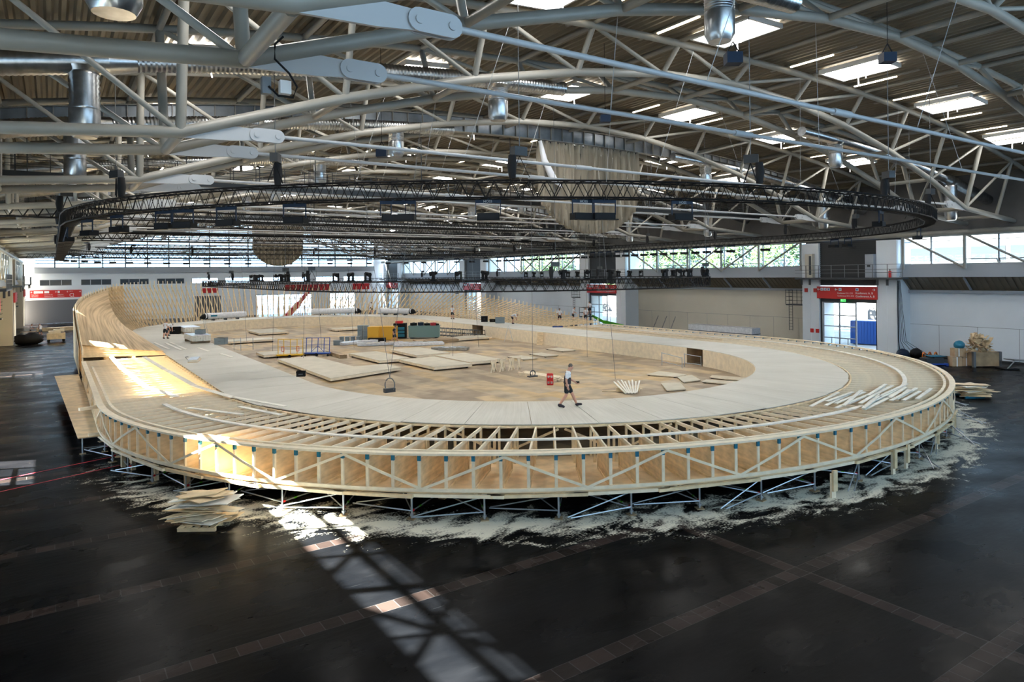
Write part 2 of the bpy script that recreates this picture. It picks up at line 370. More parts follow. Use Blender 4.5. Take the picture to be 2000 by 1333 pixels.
def side(sg):
    """one long side of the hall; sg = 1 right, -1 left (mirrored about the hall's middle)"""
    def X(x): return x if sg > 0 else 60.2 - x
    def bx(b, x0, x1, y0, y1, z0, z1):
        a, c = sorted((X(x0), X(x1))); return b.box(a, c, y0, y1, z0, z1)
    nm = 'right' if sg > 0 else 'left'
    wall = MB(); soff = MB(); fas = MB(); up = MB(); pil = MB(); joints = MB(); kick = MB()
    bays = [(YN, GATES[0] - GH)] + BAYS
    for bi_, (a, c) in enumerate(bays):
        wall = MB(); bx(wall, 66.6, 66.9, a, c, 0, 6.1)
        struct('wall_' + nm, wall, 'wallw' if (sg > 0 and bi_ != 2) else 'wallcream')
        bx(kick, 66.54, 66.6, a + .05, c - .05, 0, .18)
        bx(joints, 66.585, 66.6, a, c, 2.9, 2.925)
        y = a + 2
        while y < c - 1:
            bx(joints, 66.587, 66.6, y, y + .02, 0, 2.9); y += 3.1
        # sloping soffit, ribbed underneath
        y = a
        while y < c - .01:
            y2 = min(y + .5, c)
            for (u, v, dz) in ((y, y + .3, 0), (y + .3, y2, .06)):
                if v <= u: continue
                soff.add([(X(64.9), u, 7.4 + dz), (X(66.7), u, 6.0 + dz), (X(66.7), v, 6.0 + dz), (X(64.9), v, 7.4 + dz),
                          (X(64.9), u, 7.6 + dz), (X(66.7), u, 6.2 + dz), (X(66.7), v, 6.2 + dz), (X(64.9), v, 7.6 + dz)],
                         [(0, 1, 2, 3), (4, 7, 6, 5), (0, 4, 5, 1), (2, 6, 7, 3)])
            y = y2
        bx(fas, 64.85, 65.1, a, c, 7.4, 7.75); bx(fas, 64.95, 65.15, a, c, 7.75, 8.4)
        bx(fas, 64.7, 65.2, a, c, 7.3, 7.42)
        bx(fas, 66.3, 66.62, a, c, 5.85, 6.1)
        bx(up, 65.0, 65.3, a, c, 10.95, 16.4)
    for g in GATES:
        bx(up, 65.0, 65.3, g - GH, g + GH, 10.7, 16.4)
    trim(soff, 'roof'); trim(fas, 'fascia'); struct('wall_%s_upper' % nm, up, 'cladding')
    trim(joints, 'grey'); struct('baseboard_' + nm, kick, 'dkgrey')
    eb = MB(); eb.tube((X(64.6), YN + .3, 11.15), (X(64.6), YF - .4, 11.15), .25, 14); trim(eb, 'steel', True)
    # window bands with bracing
    for bi, (a, c) in enumerate(bays):
        if bi == 0 and sg > 0: continue
        wn[0] += 1
        fr = MB(); L = c - a; n = 10
        bx(fr, 65.0, 65.12, a, c, 8.38, 8.5); bx(fr, 65.0, 65.12, a, c, 10.85, 10.97); bx(fr, 65.02, 65.1, a, c, 10.45, 10.5)
        for i in range(n + 1):
            y = a + L * i / n; bx(fr, 65.0, 65.14, max(a, y - .06), min(c, y + .06), 8.4, 10.95)
        wo = struct('window_%d' % wn[0], fr, 'fascia')
        wo.name = 'window_%d' % wn[0]
        gl = MB(); bx(gl, 65.06, 65.08, a + .05, c - .05, 8.48, 10.86); obj('glass_pane', gl, 'glass', wo)
        if sg > 0 and bi in (1, 2):       # hopper sashes tilted open
            hs = MB()
            for i in (2, 3, 6, 7):
                y0, y1 = a + L * i / n + .1, a + L * (i + 1) / n - .1
                hs.beam((X(64.9), y0, 8.85), (X(64.9), y1, 8.85), .05, .07)
                hs.beam((X(65.02), y0, 8.55), (X(65.02), y1, 8.55), .05, .05)
                hs.beam((X(64.9), y0, 8.85), (X(65.05), y0, 8.55), .05, .05); hs.beam((X(64.9), y1, 8.85), (X(65.05), y1, 8.55), .05, .05)
            obj('open_sash', hs, 'dkgrey', wo)
        if bi == 0: continue
        br = MB(); np_ = 5
        for i in range(np_ + 1):
            y = a + .4 + (L - .8) * i / np_; br.tube((X(64.6), y, 8.0), (X(64.6), y, 11.0), .13, 10)
        for i in range(np_):
            y0 = a + .4 + (L - .8) * i / np_; y1 = a + .4 + (L - .8) * (i + 1) / np_
            if i <= 2: br.tube((X(64.6), y0, 11.0), (X(64.6), y1, 8.1), .10, 8)
            if i >= 2: br.tube((X(64.6), y0, 8.1), (X(64.6), y1, 11.0), .10, 8)
        trim(br, 'steel', True)
        sb = MB()
        for i in range(1, 5):
            y = a + L * i / 5; sb.beam((X(64.95), y, 7.25), (X(66.55), y, 5.95), .12, .18)
        trim(sb, 'fascia')
    # gates
    for gi, g in enumerate(GATES):
        if g > YF: continue
        pb = MB()
        y1f = min(g + GH, YF - .3)
        for (a, c) in ((g - GH, g - 2.9), (g + 2.9, y1f)):
            if c - a < .5: continue
            pb = MB()
            bx(pb, 64.2, 66.85, a, c, 0, 10.75)
            bx(pb, 64.17, 64.2, (a + c) / 2 - .03, (a + c) / 2 + .03, .2, 7.0)
            struct('wall_%s_gate_pillar' % nm, pb, 'wallw' if sg > 0 else 'wallcream')
        lab = ['nearest', 'second', 'third', 'fourth', 'fifth'][gi]
        if gi == 0 and sg > 0: 
            dn[0] += 1; d0 = MB(); bx(d0, 64.5, 64.7, g - 2.9, g + 2.9, 0, 10.75); struct('door_%d' % dn[0], d0, 'shutter_grey'); continue
        ga, gc = g - 2.9, min(g + 2.9, YF - .3)
        sh = MB(); ga, gc = ga + .01, gc - .01; bx(sh, 64.5, 64.6, ga, gc, 6.5, 10.75); z = 6.55
        bx(sh, 64.5, 64.6, ga, gc, 5.0, 6.4)
        while z < 10.6: bx(sh, 64.46, 64.5, ga, gc, z, z + .1); z += .2
        so = single('roller_shutter', sh, 'shutter', 'black slatted shutter above the %s gate on the %s side' % (lab, nm), 'shutter', 'shutters above the gates')
        # sign
        if gi >= 1:
            sx = 64.05
            s = thing('direction_sign', 'red direction sign over the %s gate on the %s side' % (lab, nm), 'sign', (X(sx), g, 5.2), 0, 'red signs over the gates')
            s['label'] = 'long red sign board with white arrows over the %s gate of the %s wall' % (lab, nm)
            sgn = MB(); f = 1 if sg > 0 else -1
            obj('sign_board', sgn.box(*((-.06, .17) if sg > 0 else (-.17, .06)), -3.0, 3.0, 0, 1.2), 'red', s)
            if sg > 0:
                ic = MB()
                for yy in (2.45, 2.1, 1.75, .55, -1.15): ic.box(-.08, -.06, yy - .14, yy + .14, .78, 1.06)
                obj('pictogram_tile', ic, 'white', s)
                pg_ = MB()
                for yy in (2.45, 2.1, 1.75, .55, -1.1, -1.2): pg_.box(-.09, -.08, yy - .04, yy + .04, .83, 1.0)
                obj('pictogram', pg_, 'blue', s)
                ar = MB()
                for yy, dr in ((2.8, 1), (.95, 1), (-2.75, -1)):
                    ar.beam((-.08, yy - .13, .92), (-.08, yy + .13, .92), .02, .045)
                    ar.beam((-.08, yy + dr * .13, .92), (-.08, yy + dr * .02, 1.03), .02, .045)
                    ar.beam((-.08, yy + dr * .13, .92), (-.08, yy + dr * .02, .81), .02, .045)
                obj('arrow', ar, 'white', s)
                for txt, yy, zz in (('Konferenz C11, C12', .82, .50), ('Conference C11, C12', .82, .24), ('Konferenz A, B', -1.0, .50), ('Conference A, B', -1.0, .20)):
                    text('lettering', txt, .27 if 'C1' not in txt else .185, s, (-.085, yy, zz), (PI / 2, 0, -PI / 2), 'white')
                if gi == 1:
                    ex = MB().box(-.1, -.04, .0, .5, -.28, -.02); exo = single('exit_sign', ex.xf(Matrix.Translation((X(sx), g, 5.2))), 'exitgreen', 'small green emergency exit sign below the red board of the right gate', 'exit sign')
                    em = MB().box(-.11, -.1, .05, .14, -.24, -.06).box(-.11, -.1, .34, .40, -.24, -.06).xf(Matrix.Translation((X(sx), g, 5.2)))
                    obj('running_figure', em, 'white', exo)
        # glazed door frame
        dn[0] += 1
        df = MB(); bx(df, 64.4, 64.6, ga, ga + .18, 0, 5.0); bx(df, 64.4, 64.6, gc - .18, gc, 0, 5.0); bx(df, 64.4, 64.6, ga, gc, 4.85, 5.1)
        do = struct('door_%d' % dn[0], df, 'dkgrey')
        fl = MB(); split = g - .75 if sg > 0 else g + 2.7
        lo, hi = split, gc - .3
        if sg < 0: lo, hi = ga + .3, g + .3
        mid = (lo + hi) / 2
        for yy in (lo, mid, hi): bx(fl, 64.42, 64.55, yy - .06, yy + .06, 0, 4.85)
        for zz in (.25, 1.3, 2.45, 3.55, 4.8): bx(fl, 64.44, 64.53, lo, hi, zz - .05, zz + .05)
        for yy in ((lo + mid) / 2, (mid + hi) / 2): bx(fl, 64.44, 64.53, yy - .03, yy + .03, .2, 1.3)
        obj('door_frame', fl, 'fascia', do)
        gg = MB(); bx(gg, 64.48, 64.5, lo, hi, .1, 4.8); obj('glass_pane', gg, 'glass', do)
        if hi < gc - .3 or True:
            rev = MB(); bx(rev, 64.6, 66.9, ga, gc, 5.0, 5.3); trim(rev, 'fascia')
        # balcony with railing
        bl = thing('gate_balcony', 'dark steel balcony with railing over the %s gate of the %s wall' % (lab, nm), 'balcony', (X(63.7), g, 7.1), 0, 'balconies over the gates')
        hw = min(4.9, YF - .4 - g)
        obj('deck_plate', MB().box(-.55, .5, -4.9 - (.9 if sg > 0 else 0), hw, 0, .18), 'dkgrey', bl)
        bo = -.5 * sg
        ra = MB()
        y0_, y1_ = (-4.9 - (.9 if sg > 0 else 0)), hw
        for zz in (.5, .8, 1.25): ra.beam((bo, y0_, .15 + zz), (bo, y1_, .15 + zz), .04, .04)
        k = 0; yy = y0_ + .03
        while yy < y1_: ra.beam((bo, yy, .1), (bo, yy, 1.42), .05, .05); yy += 1.35
        obj('railing', ra, 'grey', bl)
        bk = MB()
        for yy in (-4.3, -3.4, 3.4, 4.3):
            if yy < hw: bk.beam((bo * .6, yy, 0), (bo * .6, yy, -.55), .16, .14)
        obj('bracket', bk, 'dkgrey', bl)
        # ladder cage on the pillar's far flank
        lc = thing('ladder_cage', 'small steel cage platform with ladder beside the %s gate of the %s wall' % (lab, nm), 'platform', (X(64.6), g + GH + .9, 4.4), 0, 'ladder cages beside the gates')
        if g + GH + 2 < YF:
            obj('platform_plate', MB().box(-.6, .6, -.9, .9, 0, .12), 'dkgrey', lc)
            rb = MB()
            for zz in (.4, .8, 1.2, 1.5):
                for (p, q) in (((-.6, -.9), (-.6, .9)), ((-.6, -.9), (.6, -.9)), ((-.6, .9), (.6, .9))): rb.beam((*p, zz + .1), (*q, zz + .1), .035, .035)
            for yy in (-.9, -.4, .1, .5, .9): rb.beam((-.6, yy, .1), (-.6, yy, 1.65), .04, .04)
            obj('railing', rb, 'dkgrey', lc)
            ld = MB()
            for yy in (.1, .5): ld.beam((-.62, yy, -2.6), (-.62, yy, .1), .04, .04)
            for i in range(9): ld.beam((-.62, .1, -2.5 + i * .3), (-.62, .5, -2.5 + i * .3), .03, .03)
            obj('ladder', ld, 'dkgrey', lc)
        else: bpy.data.objects.remove(lc)
def text(name, s, size, parent, loc, rot, m, align='LEFT'):
    cu = bpy.data.curves.new(name, 'FONT'); cu.body = s; cu.size = size; cu.extrude = .004; cu.resolution_u = 2; cu.align_x = align
    t = bpy.data.objects.new('tmp_text', cu); COL.objects.link(t)
    me = bpy.data.meshes.new_from_object(t.evaluated_get(bpy.context.evaluated_depsgraph_get())); me.name = name
    bpy.data.objects.remove(t); me.materials.clear(); me.materials.append(M[m])
    o = bpy.data.objects.new(name, me); COL.objects.link(o); o.parent = parent; o.location = loc; o.rotation_euler = rot; return o
side(1); side(-1)
struct('wall_near', MB().box(XL, XR, YN - .3, YN, 0, 10.1).box(XL, -2.6, YN - .3, YN, 10.1, 19).box(62.8, XR, YN - .3, YN, 10.1, 19), 'wallw')
wn[0] += 1; nf = MB(); x_ = .5
while x_ < 62.8: nf.box(x_ - .11, x_ + .11, YN - .2, YN, 10.1, zu(x_) + .3); x_ += 3.78
for z_ in (10.15, 12.2, 14.4, 16.6): nf.box(-2.6, 62.8, YN - .16, YN - .04, z_ - .05, z_ + .05)
nw = struct('window_%d' % wn[0], nf, 'grey'); obj('glass_pane', MB().box(-2.6, 62.8, YN - .12, YN - .1, 10.2, 18.6), 'glass', nw)

# far gable wall with its glazed arch
def far_wall():
    y0 = YF
    b = MB(); fx0, fx1 = -2.6, 62.8
    b.box(XL, XR, y0, y0 + .3, 4.3, 6.9)                           # band over the doors
    b.box(XL, fx0 + 5, y0, y0 + .3, 0, 4.3) if False else None
    segs = [(XL, -4.3), (9.6, 24), (29, 36), (48, 52), (58, XR)]
    for a, c in segs: b.box(a, c, y0, y0 + .3, 0, 4.3)
    b.box(XL, XR, y0, y0 + .3, 8.0, 9.15)
    x = XL; wins = []
    for i in range(10):
        a = fx0 + .8 + i * 6.35; wins.append((a, a + 4.9))
    px = XL
    for a, c in wins: b.box(px, a, y0, y0 + .3, 6.9, 8.0); px = c
    b.box(px, XR, y0, y0 + .3, 6.9, 8.0)
    b.box(XL, fx0, y0, y0 + .3, 9.15, 19); b.box(fx1, XR, y0, y0 + .3, 9.15, 19)
    struct('wall_far', b, 'wallw')
    trim(MB().box(fx0, fx1, y0 - .25, y0 + .2, 9.15, 10.15), 'fascia')
    for i, (a, c) in enumerate(wins):
        wn[0] += 1; f = MB(); f.box(a, c, y0 + .05, y0 + .15, 6.9, 6.97).box(a, c, y0 + .05, y0 + .15, 7.93, 8.0)
        for xx in (a, a + 1.5, a + 3.3, c): f.box(xx - .05, xx + .05, y0 + .04, y0 + .16, 6.9, 8.0)
        wo = struct('window_%d' % wn[0], f, 'fascia')
        obj('glass_pane', MB().box(a, c, y0 + .09, y0 + .11, 6.95, 7.95), 'darkglass' if i < 4 else 'glass', wo)
    # arch glazing: mullions follow the lower edge of the roof
    wn[0] += 1; f = MB(); xx = fx0 + 3.1
    while xx < fx1:
        f.box(xx - .11, xx + .11, y0 - .1, y0 + .12, 10.15, zu(xx) + .3); xx += 3.78
    f.box(fx0, fx1, y0 - .05, y0 + .1, 10.1, 10.3)
    for zz in (12.2, 14.4, 16.6):
        f.box(fx0, fx1, y0 - .03, y0 + .06, zz - .05, zz + .05)
    wo = struct('window_%d' % wn[0], f, 'grey')
    lv = MB(); z = 10.95
    while z < 18.5:
        hx = 32.7 if z < 15.8 else 34.5 * (max(0, (18.9 - z)) / 3) ** (1 / 2.2)
        lv.box(max(fx0, XC - hx), min(fx1, XC + hx), y0 + .35, y0 + .75, z, z + .15); z += .52
    obj('sun_louvre', lv, 'fascia', wo)
    obj('glass_pane', MB().box(fx0, fx1, y0 + .02, y0 + .04, 10.2, 18.6), 'glass', wo)
    # doors
    for (a, c, m) in ((-4.3, 9.6, 'shutter_grey'), (24, 29, 'shutter_grey')):
        dn[0] += 1; d = MB().box(a, c, y0 + .05, y0 + .15, 0, 4.3); z = .1
        while z < 4.2: d.box(a, c, y0 + .02, y0 + .05, z, z + .08); z += .16
        struct('door_%d' % dn[0], d, m)
    for (a, c) in ((36, 48), (52, 58)):
        dn[0] += 1; d = MB(); d.box(a, c, y0 + .02, y0 + .12, 4.15, 4.3)
        n = int((c - a) / 1.5)
        for i in range(n + 1): d.box(a + (c - a) * i / n - .06, a + (c - a) * i / n + .06, y0, y0 + .15, 0, 4.3)
        for zz in (1.1, 2.2, 3.2): d.box(a, c, y0 + .03, y0 + .1, zz - .04, zz + .04)
        o = struct('door_%d' % dn[0], d, 'grey'); obj('glass_pane', MB().box(a, c, y0 + .06, y0 + .08, 0, 4.2), 'glass', o)
    # signs
    s = thing('direction_sign', 'long red sign board reading C2 on the far wall', 'sign', (.65, y0 - .12, 4.72), 0)
    s.scale = (.66, 1, .95)
    obj('sign_board', MB().box(-6.0, 6.0, -.05, .1, 0, 1.45), 'red', s)
    text('lettering', 'C2', .95, s, (3.1, -.06, .12), (PI / 2, 0, 0), 'white')
    t1 = MB()
    for xx, w_ in ((-5.1, 2.1), (-2.7, 1.1), (.35, .5)): t1.box(xx, xx + w_, -.07, -.05, .88, 1.28)
    obj('pictogram_tile', t1, 'white', s)
    ar = MB()
    for xx, dr in ((-5.6, -1), (-.1, 1), (2.6, 1), (5.6, 1)):
        ar.beam((xx - .18, -.07, 1.1), (xx + .18, -.07, 1.1), .02, .06)
        ar.beam((xx + dr * .18, -.07, 1.1), (xx, -.07, 1.26), .02, .06); ar.beam((xx + dr * .18, -.07, 1.1), (xx, -.07, .94), .02, .06)
    obj('arrow', ar, 'white', s)
    for t_, xx, zz, sz in (('Messe Eingang', -5.6, .5, .26), ('Main Entrance', -5.6, .18, .26), ('Konferenz C21, C22', -2.7, .5, .22), ('Conference C21, C22', -2.7, .18, .22), ('Eingang Nord', .35, .5, .24), ('North Entrance', .35, .18, .24), ('Halle Hall', 3.1, 1.12, .2)):
        text('lettering', t_, sz, s, (xx, -.06, zz), (PI / 2, 0, 0), 'white')
    for i, (a, c, lb) in enumerate(((42, 52, 'long red sign board on the far wall behind the timber lattice'), (57.5, 61.5, 'short red sign board at the right end of the far wall'), (25.5, 28.5, 'small dark red sign on the far wall over a grey shutter'))):
        single('direction_sign', MB().box(a, c, y0 - .12, y0 + .01, 4.9, 6.3 if i < 2 else 5.9), 'red', lb, 'sign')
far_wall()

# what is seen outdoors through the gates and windows
single('outdoor_paving', MB().box(XR + .4, 190, -60, 230, -.35, -.1), 'extground', 'pale paving outside the right side of the hall', 'paving')
def annex(y0, y1, x, h, lab):
    t = thing('white_building', lab, 'building', (x, (y0 + y1) / 2, 0)); L = (y1 - y0) / 2
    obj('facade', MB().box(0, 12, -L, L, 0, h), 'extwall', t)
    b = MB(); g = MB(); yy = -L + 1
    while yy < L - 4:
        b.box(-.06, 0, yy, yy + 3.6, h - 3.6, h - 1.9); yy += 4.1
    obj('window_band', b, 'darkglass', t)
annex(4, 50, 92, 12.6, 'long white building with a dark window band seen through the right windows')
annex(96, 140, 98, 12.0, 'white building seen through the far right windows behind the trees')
def leafy_tree(i, x, y, h, r):
    t = thing('tree', 'leafy green tree, %s from the near end, outside the right hand windows' % nth(i), 'tree', (x, y, 0), 0, 'trees outside the windows')
    obj('trunk', MB().tube((0, 0, -.1), (0, 0, h * .6), .28, 8, .14), 'bark', t)
    b = MB(); rnd = random.Random(i)
    for k in range(2600):
        th = rnd.uniform(0, 2 * PI); ph = math.acos(rnd.uniform(-1, 1)); q = r * (.55 + .45 * rnd.random() ** .5)
        wob = 1 + .25 * math.sin(3 * th + i) * math.sin(4 * ph)
        c = Vector((q * wob * math.sin(ph) * math.cos(th), q * wob * math.sin(ph) * math.sin(th), h - r * .6 + q * .85 * math.cos(ph)))
        a = Vector((rnd.uniform(-1, 1), rnd.uniform(-1, 1), rnd.uniform(-1, 1))).normalized(); d = a.orthogonal().normalized(); s_ = rnd.uniform(.14, .3)
        b.add([c - a * s_, c + d * s_ * .6, c + a * s_, c - d * s_ * .6], [(0, 1, 2, 3)])
    obj('crown', b, 'leaf', t)
for i, (x, y, h, r) in enumerate(((79, 54.5, 11.5, 3.5), (80, 62.5, 12, 3.6), (79, 70.5, 11, 3.5), (81, 79, 11.5, 3.7), (82, 88, 10, 3.5), (80, 104, 12, 3.8), (84, 116, 11, 3.8))): leafy_tree(i, x, y, h, r)
ct = thing('shipping_container', 'bright blue corrugated container outside the open right gate', 'container', (74.2, 38.6, -.1), math.radians(-75))
b = MB(); 
for i in range(20): b.box(i * .3 - 3, i * .3 - 2.85, -1.2, -1.14, .15, 2.5)
obj('corrugated_side', b.box(-3, 3, -1.15, 1.2, .1, 2.6), 'contblue', ct)

# ------------------------------------------------------------------ roof structure
PY = [11.3 + 11.9 * k for k in range(12)]; PITCH = 5.3
XN = [XC + PITCH * (k - 5) for k in range(-1, 12)]       # panel points; 1..11 are node to node, 0 and 12 outside
def smooth_pts(fn, x0, x1, y, n, dz=0): return [(x0 + (x1 - x0) * i / n, y, fn(x0 + (x1 - x0) * i / n) + dz) for i in range(n + 1)]
def make_truss():
    t = thing('roof_truss', 'x', 'roof truss', (XC, 0, 12.3), 0, 'double arched roof trusses')
    T = Matrix.Translation((-XC, 0, -12.3))
    def part(name, b, m='steel', sm=True): return obj(name, b.xf(T), m, t, sm)
    for si, (y, yu) in enumerate(((0, -1.1), (3.5, 4.6))):
        xs = [-5.4] + XN[1:12] + [65.1]
        pts = [(x, y, zl(x)) for x in xs]; pts[1] = (XN[1], y, 12.52); pts[11] = (XN[11], y, 12.52)
        part('lower_chord', MB().path(pts, .185, 16))
        part('upper_chord', MB().path(smooth_pts(zu, -5.6, 65.3, yu, 20), .16, 12))
        for k in range(13):
            x = XN[k]
            part('post', MB().tube((x, y, zl(x)), (x, yu, zu(x)), .125 if k not in (1, 11) else .155, 10))
        for k in range(12):
            if k < 6: p, q = (XN[k], yu, zu(XN[k])), (XN[k + 1], y, zl(XN[k + 1]))
            else: p, q = (XN[k + 1], yu, zu(XN[k + 1])), (XN[k], y, zl(XN[k]))
            part('diagonal', MB().tube(p, q, .095, 8))
        for sg in (1, -1):
            def mx(x): return x if sg > 0 else 2 * XC - x
            g = MB(); pl = [(3.4, 12.36), (4.1, 12.76), (4.35, 12.98), (4.55, 12.95), (4.62, 12.88), (5.85, 12.84), (5.85, 12.50), (4.8, 12.40)]
            g.xzprism([(mx(a), z) for a, z in pl], y - .04, y + .04); part('gusset_plate', g, 'steel_hi', False)
            for dy in (-.075, .075):
                c = [(5.6, 12.67), (6.28, 12.67)]; pts = []
                for i in range(9): a = PI / 2 + PI * i / 8; pts.append((c[0][0] + .22 * math.cos(a), c[0][1] + .22 * math.sin(a)))
                for i in range(9): a = -PI / 2 + PI * i / 8; pts.append((c[1][0] + .22 * math.cos(a), c[1][1] + .22 * math.sin(a)))
                lk = part('link_plate', MB().xzprism([(mx(a), z) for a, z in pts], y + dy - .02, y + dy + .02), 'steel_hi', False)
                for px in (5.6, 6.28):
                    obj('pin', MB().tube((mx(px), y + dy * 1.2, 12.67), (mx(px), y + dy * 1.7, 12.67), .085, 14).xf(T), 'steel_hi', lk, True)
        part('tie_rod', MB().tube((6.28, y, 12.67), (2 * XC - 6.28, y, 12.67), .068, 12), 'steel_hi')
        for x in (19.5, 40.2):
            part('turnbuckle', MB().tube((x - .45, y, 12.67), (x + .45, y, 12.67), .105, 12), 'steel_hi')
        for x in (13.5, 24.0, 35.7, 46.2):
            part('hanger_wire', MB().tube((x, y, 12.7), (x + (1.6 if x < XC else -1.6), yu, zu(x)), .010, 5), 'steel_hi', False)
    for k in range(0, 13):
        x = XN[k]
        part('cross_tie', MB().tube((x, .15, zl(x)), (x, 3.35, zl(x)), .135 if k not in (1, 11) else .17, 10))
        part('upper_tie', MB().tube((x, -1.1, zu(x)), (x, 4.6, zu(x)), .12, 10))
    return t
tr0 = make_truss()
for i, y in enumerate(PY):
    lb = 'arched roof truss of grey steel tubes with tie rods, %s from the camera' % nth(i)
    if i == 0: tr0.location.y = y; tr0['label'] = lb
    else: dup(tr0, (XC, y, 12.3), 0, lb)
# purlins between the truss pairs
def purl():
    t = MB()
    for dx in (0,): t.tube((0, 0, 0), (0, 6.2, 0), .09, 8)
    return t
pm = purl().mesh('purlin', True); pm.materials.append(M['steel'])
for i in range(11):
    for k in range(13):
        o = bpy.data.objects.new('roof_purlin', pm); COL.objects.link(o); o.location = (XN[k], PY[i] + 4.6, zu(XN[k]) + .1)
        tag(o, 'tubular roof purlin, %s from the left wall in roof bay %d from the camera' % (nth(k), i + 1), 'purlin', 'purlins between the roof trusses')
# skylights and strip lights
def skylight():
    t = thing('skylight', 'x', 'skylight', (0, 0, 0), 0, 'bright roof skylights')
    obj('pane', MB().box(-1.12, 1.12, -1.5, 1.5, .0, .02), 'daylight', t)
    f = MB(); f.box(-1.2, -1.1, -1.6, 1.6, -.12, .1).box(1.1, 1.2, -1.6, 1.6, -.12, .1).box(-1.1, 1.1, -1.6, -1.5, -.12, .1).box(-1.1, 1.1, 1.5, 1.6, -.12, .1)
    obj('frame', f, 'white', t)
    obj('opening_arm', MB().beam((-.5, -.6, 0), (-.45, -.6, -.75), .05, .05), 'white', t)
    obj('opening_arm', MB().beam((.6, .4, 0), (.65, .4, -.75), .05, .05), 'white', t)
    return t
def striplight():
    t = thing('strip_light', 'x', 'light', (0, 0, 0), 0, 'fluorescent strip lights on the roof')
    obj('tube', MB().box(-.05, .05, -1.2, 1.2, -.06, 0), 'tube', t)
    obj('rail', MB().box(-.08, .08, -2.4, 2.4, 0, .07), 'steel', t)
    return t
sk0, st0 = skylight(), striplight(); fs = ft = True
for i in range(11):
    for k, x in enumerate((5.2, 15.5, 25.8, 36.1, 46.5, 56.2)):
        loc = (x, 19.9 + 11.9 * i, zu(x) + .10); lb = 'white glowing roof skylight, %s from the left in row %d from the camera' % (nth(k), i + 1)
        if fs: sk0.location = loc; sk0['label'] = lb; fs = False
        else:
            o = dup(sk0, loc, 0, lb)
        sl = math.atan((zu(x + .5) - zu(x - .5)))
        (sk0 if i == 0 and k == 0 else o).rotation_euler = (0, -sl, 0)
    for k, x in enumerate((2.2, 8.3, 18.5, 22.8, 32.8, 39.0, 43.4, 49.6, 53.4)):
        loc = (x, 20.6 + 11.9 * i, zu(x) + .12); lb = 'slim fluorescent strip light, %s from the left in row %d from the camera' % (nth(k), i + 1)
        if ft: st0.location = loc; st0['label'] = lb; ft = False
        else: dup(st0, loc, 0, lb)
# ventilation ducts with outlets
def zd(x): return zu(x) - 2.0
def make_duct():
    t = thing('air_duct', 'x', 'duct', (XC, 0, 15), 0, 'round ventilation ducts under the roof')
    T = Matrix.Translation((-XC, 0, -15)); 
    for seg, (x0, x1, r) in enumerate(((-5.2, 1.6, .40), (2.3, 19.8, .31), (38.6, 57.0, .31), (57.7, 64.8, .40))):
        pts = []; rad = []; n = int((x1 - x0) / .075)
        for i in range(n + 1): 
            x = x0 + (x1 - x0) * i / n; pts.append((x, 0, zd(x))); rad.append(r + (.02 if i % 2 else -.016))
        obj('duct_section', MB().path(pts, r, 18, rad=rad).xf(T), 'galv', t, True)
    for x, ra, rb in ((1.6, .40, .31), (57.0, .31, .40)):
        obj('reducer', MB().tube((x - .03, 0, zd(x)), (x + .73, 0, zd(x + .7)), ra + .01, 18, rb + .01, False).xf(T), 'galv', t, True)
    for x, zb in ((.9, 12.4), (16.2, 14.7), (42.3, 14.7), (58.2, 11.8)):
        z0 = zd(x); n = 14; zc = zb + .85
        pts = [(x, 0, z0 - .2)] + [(x, 0, z0 - .35 - (z0 - .35 - zc) * i / n) for i in range(n + 1)]
        rr = [.52] + [.42 + (.02 if i % 2 else -.014) for i in range(n + 1)]
        o = obj('outlet_pipe', MB().path(pts, .4, 18, rad=rr).xf(T), 'galv', t, True)
        obj('outlet_nozzle', MB().path([(x, 0, zc), (x, 0, zb + .2), (x, 0, zb)], .45, 18, rad=[.435, .435, .33]).xf(T), 'galv', o, True)
    return t
du0 = make_duct()
for i in range(11):
    lb = 'spiral silver air duct with hanging outlets, %s from the camera' % nth(i)
    y = 13.05 + 11.9 * i - (1.3 if i % 3 == 2 else 0)
    if i == 0: du0.location.y = y; du0['label'] = lb
    else: dup(du0, (XC, y, 15), 0, lb)
# arched girders carrying the canvas curtains
def make_girder():
    t = thing('arched_girder', 'x', 'girder', (XC, 0, 17), 0, 'arched plate girders')
    T = Matrix.Translation((-XC, 0, -17)); n = 36; x0, x1 = -4.7, 64.9
    xs = [x0 + (x1 - x0) * i / n for i in range(n + 1)]
    def band(dz0, dz1, y0, y1):
        b = MB(); v = []
        for x in xs: v += [(x, y0, zu(x) + dz0), (x, y1, zu(x) + dz0), (x, y1, zu(x) + dz1), (x, y0, zu(x) + dz1)]
        b.add(v, [(i * 4 + j, i * 4 + (j + 1) % 4, i * 4 + 4 + (j + 1) % 4, i * 4 + 4 + j) for i in range(n) for j in range(4)]); return b.xf(T)
    obj('web', band(-1.75, -.85, -.02, .02), 'girder', t)
    obj('flange', band(-.87, -.83, -.2, .2), 'steel', t); obj('flange', band(-1.79, -1.75, -.2, .2), 'steel', t)
    for i in range(1, n * 2):
        x = x0 + (x1 - x0) * i / (2 * n)
        obj('stiffener', MB().box(x - .02, x + .02, -.15, .15, zu(x) - 1.75, zu(x) - .87).xf(T), 'steel', t)
    return t
gi0 = make_girder()
for i, y in enumerate((36.9, 72.6, 108.3)):
    lb = 'dark arched plate girder under the roof, %s from the camera' % nth(i)
    if i == 0: gi0.location.y = y; gi0['label'] = lb
    else: dup(gi0, (XC, y, 17), 0, lb)
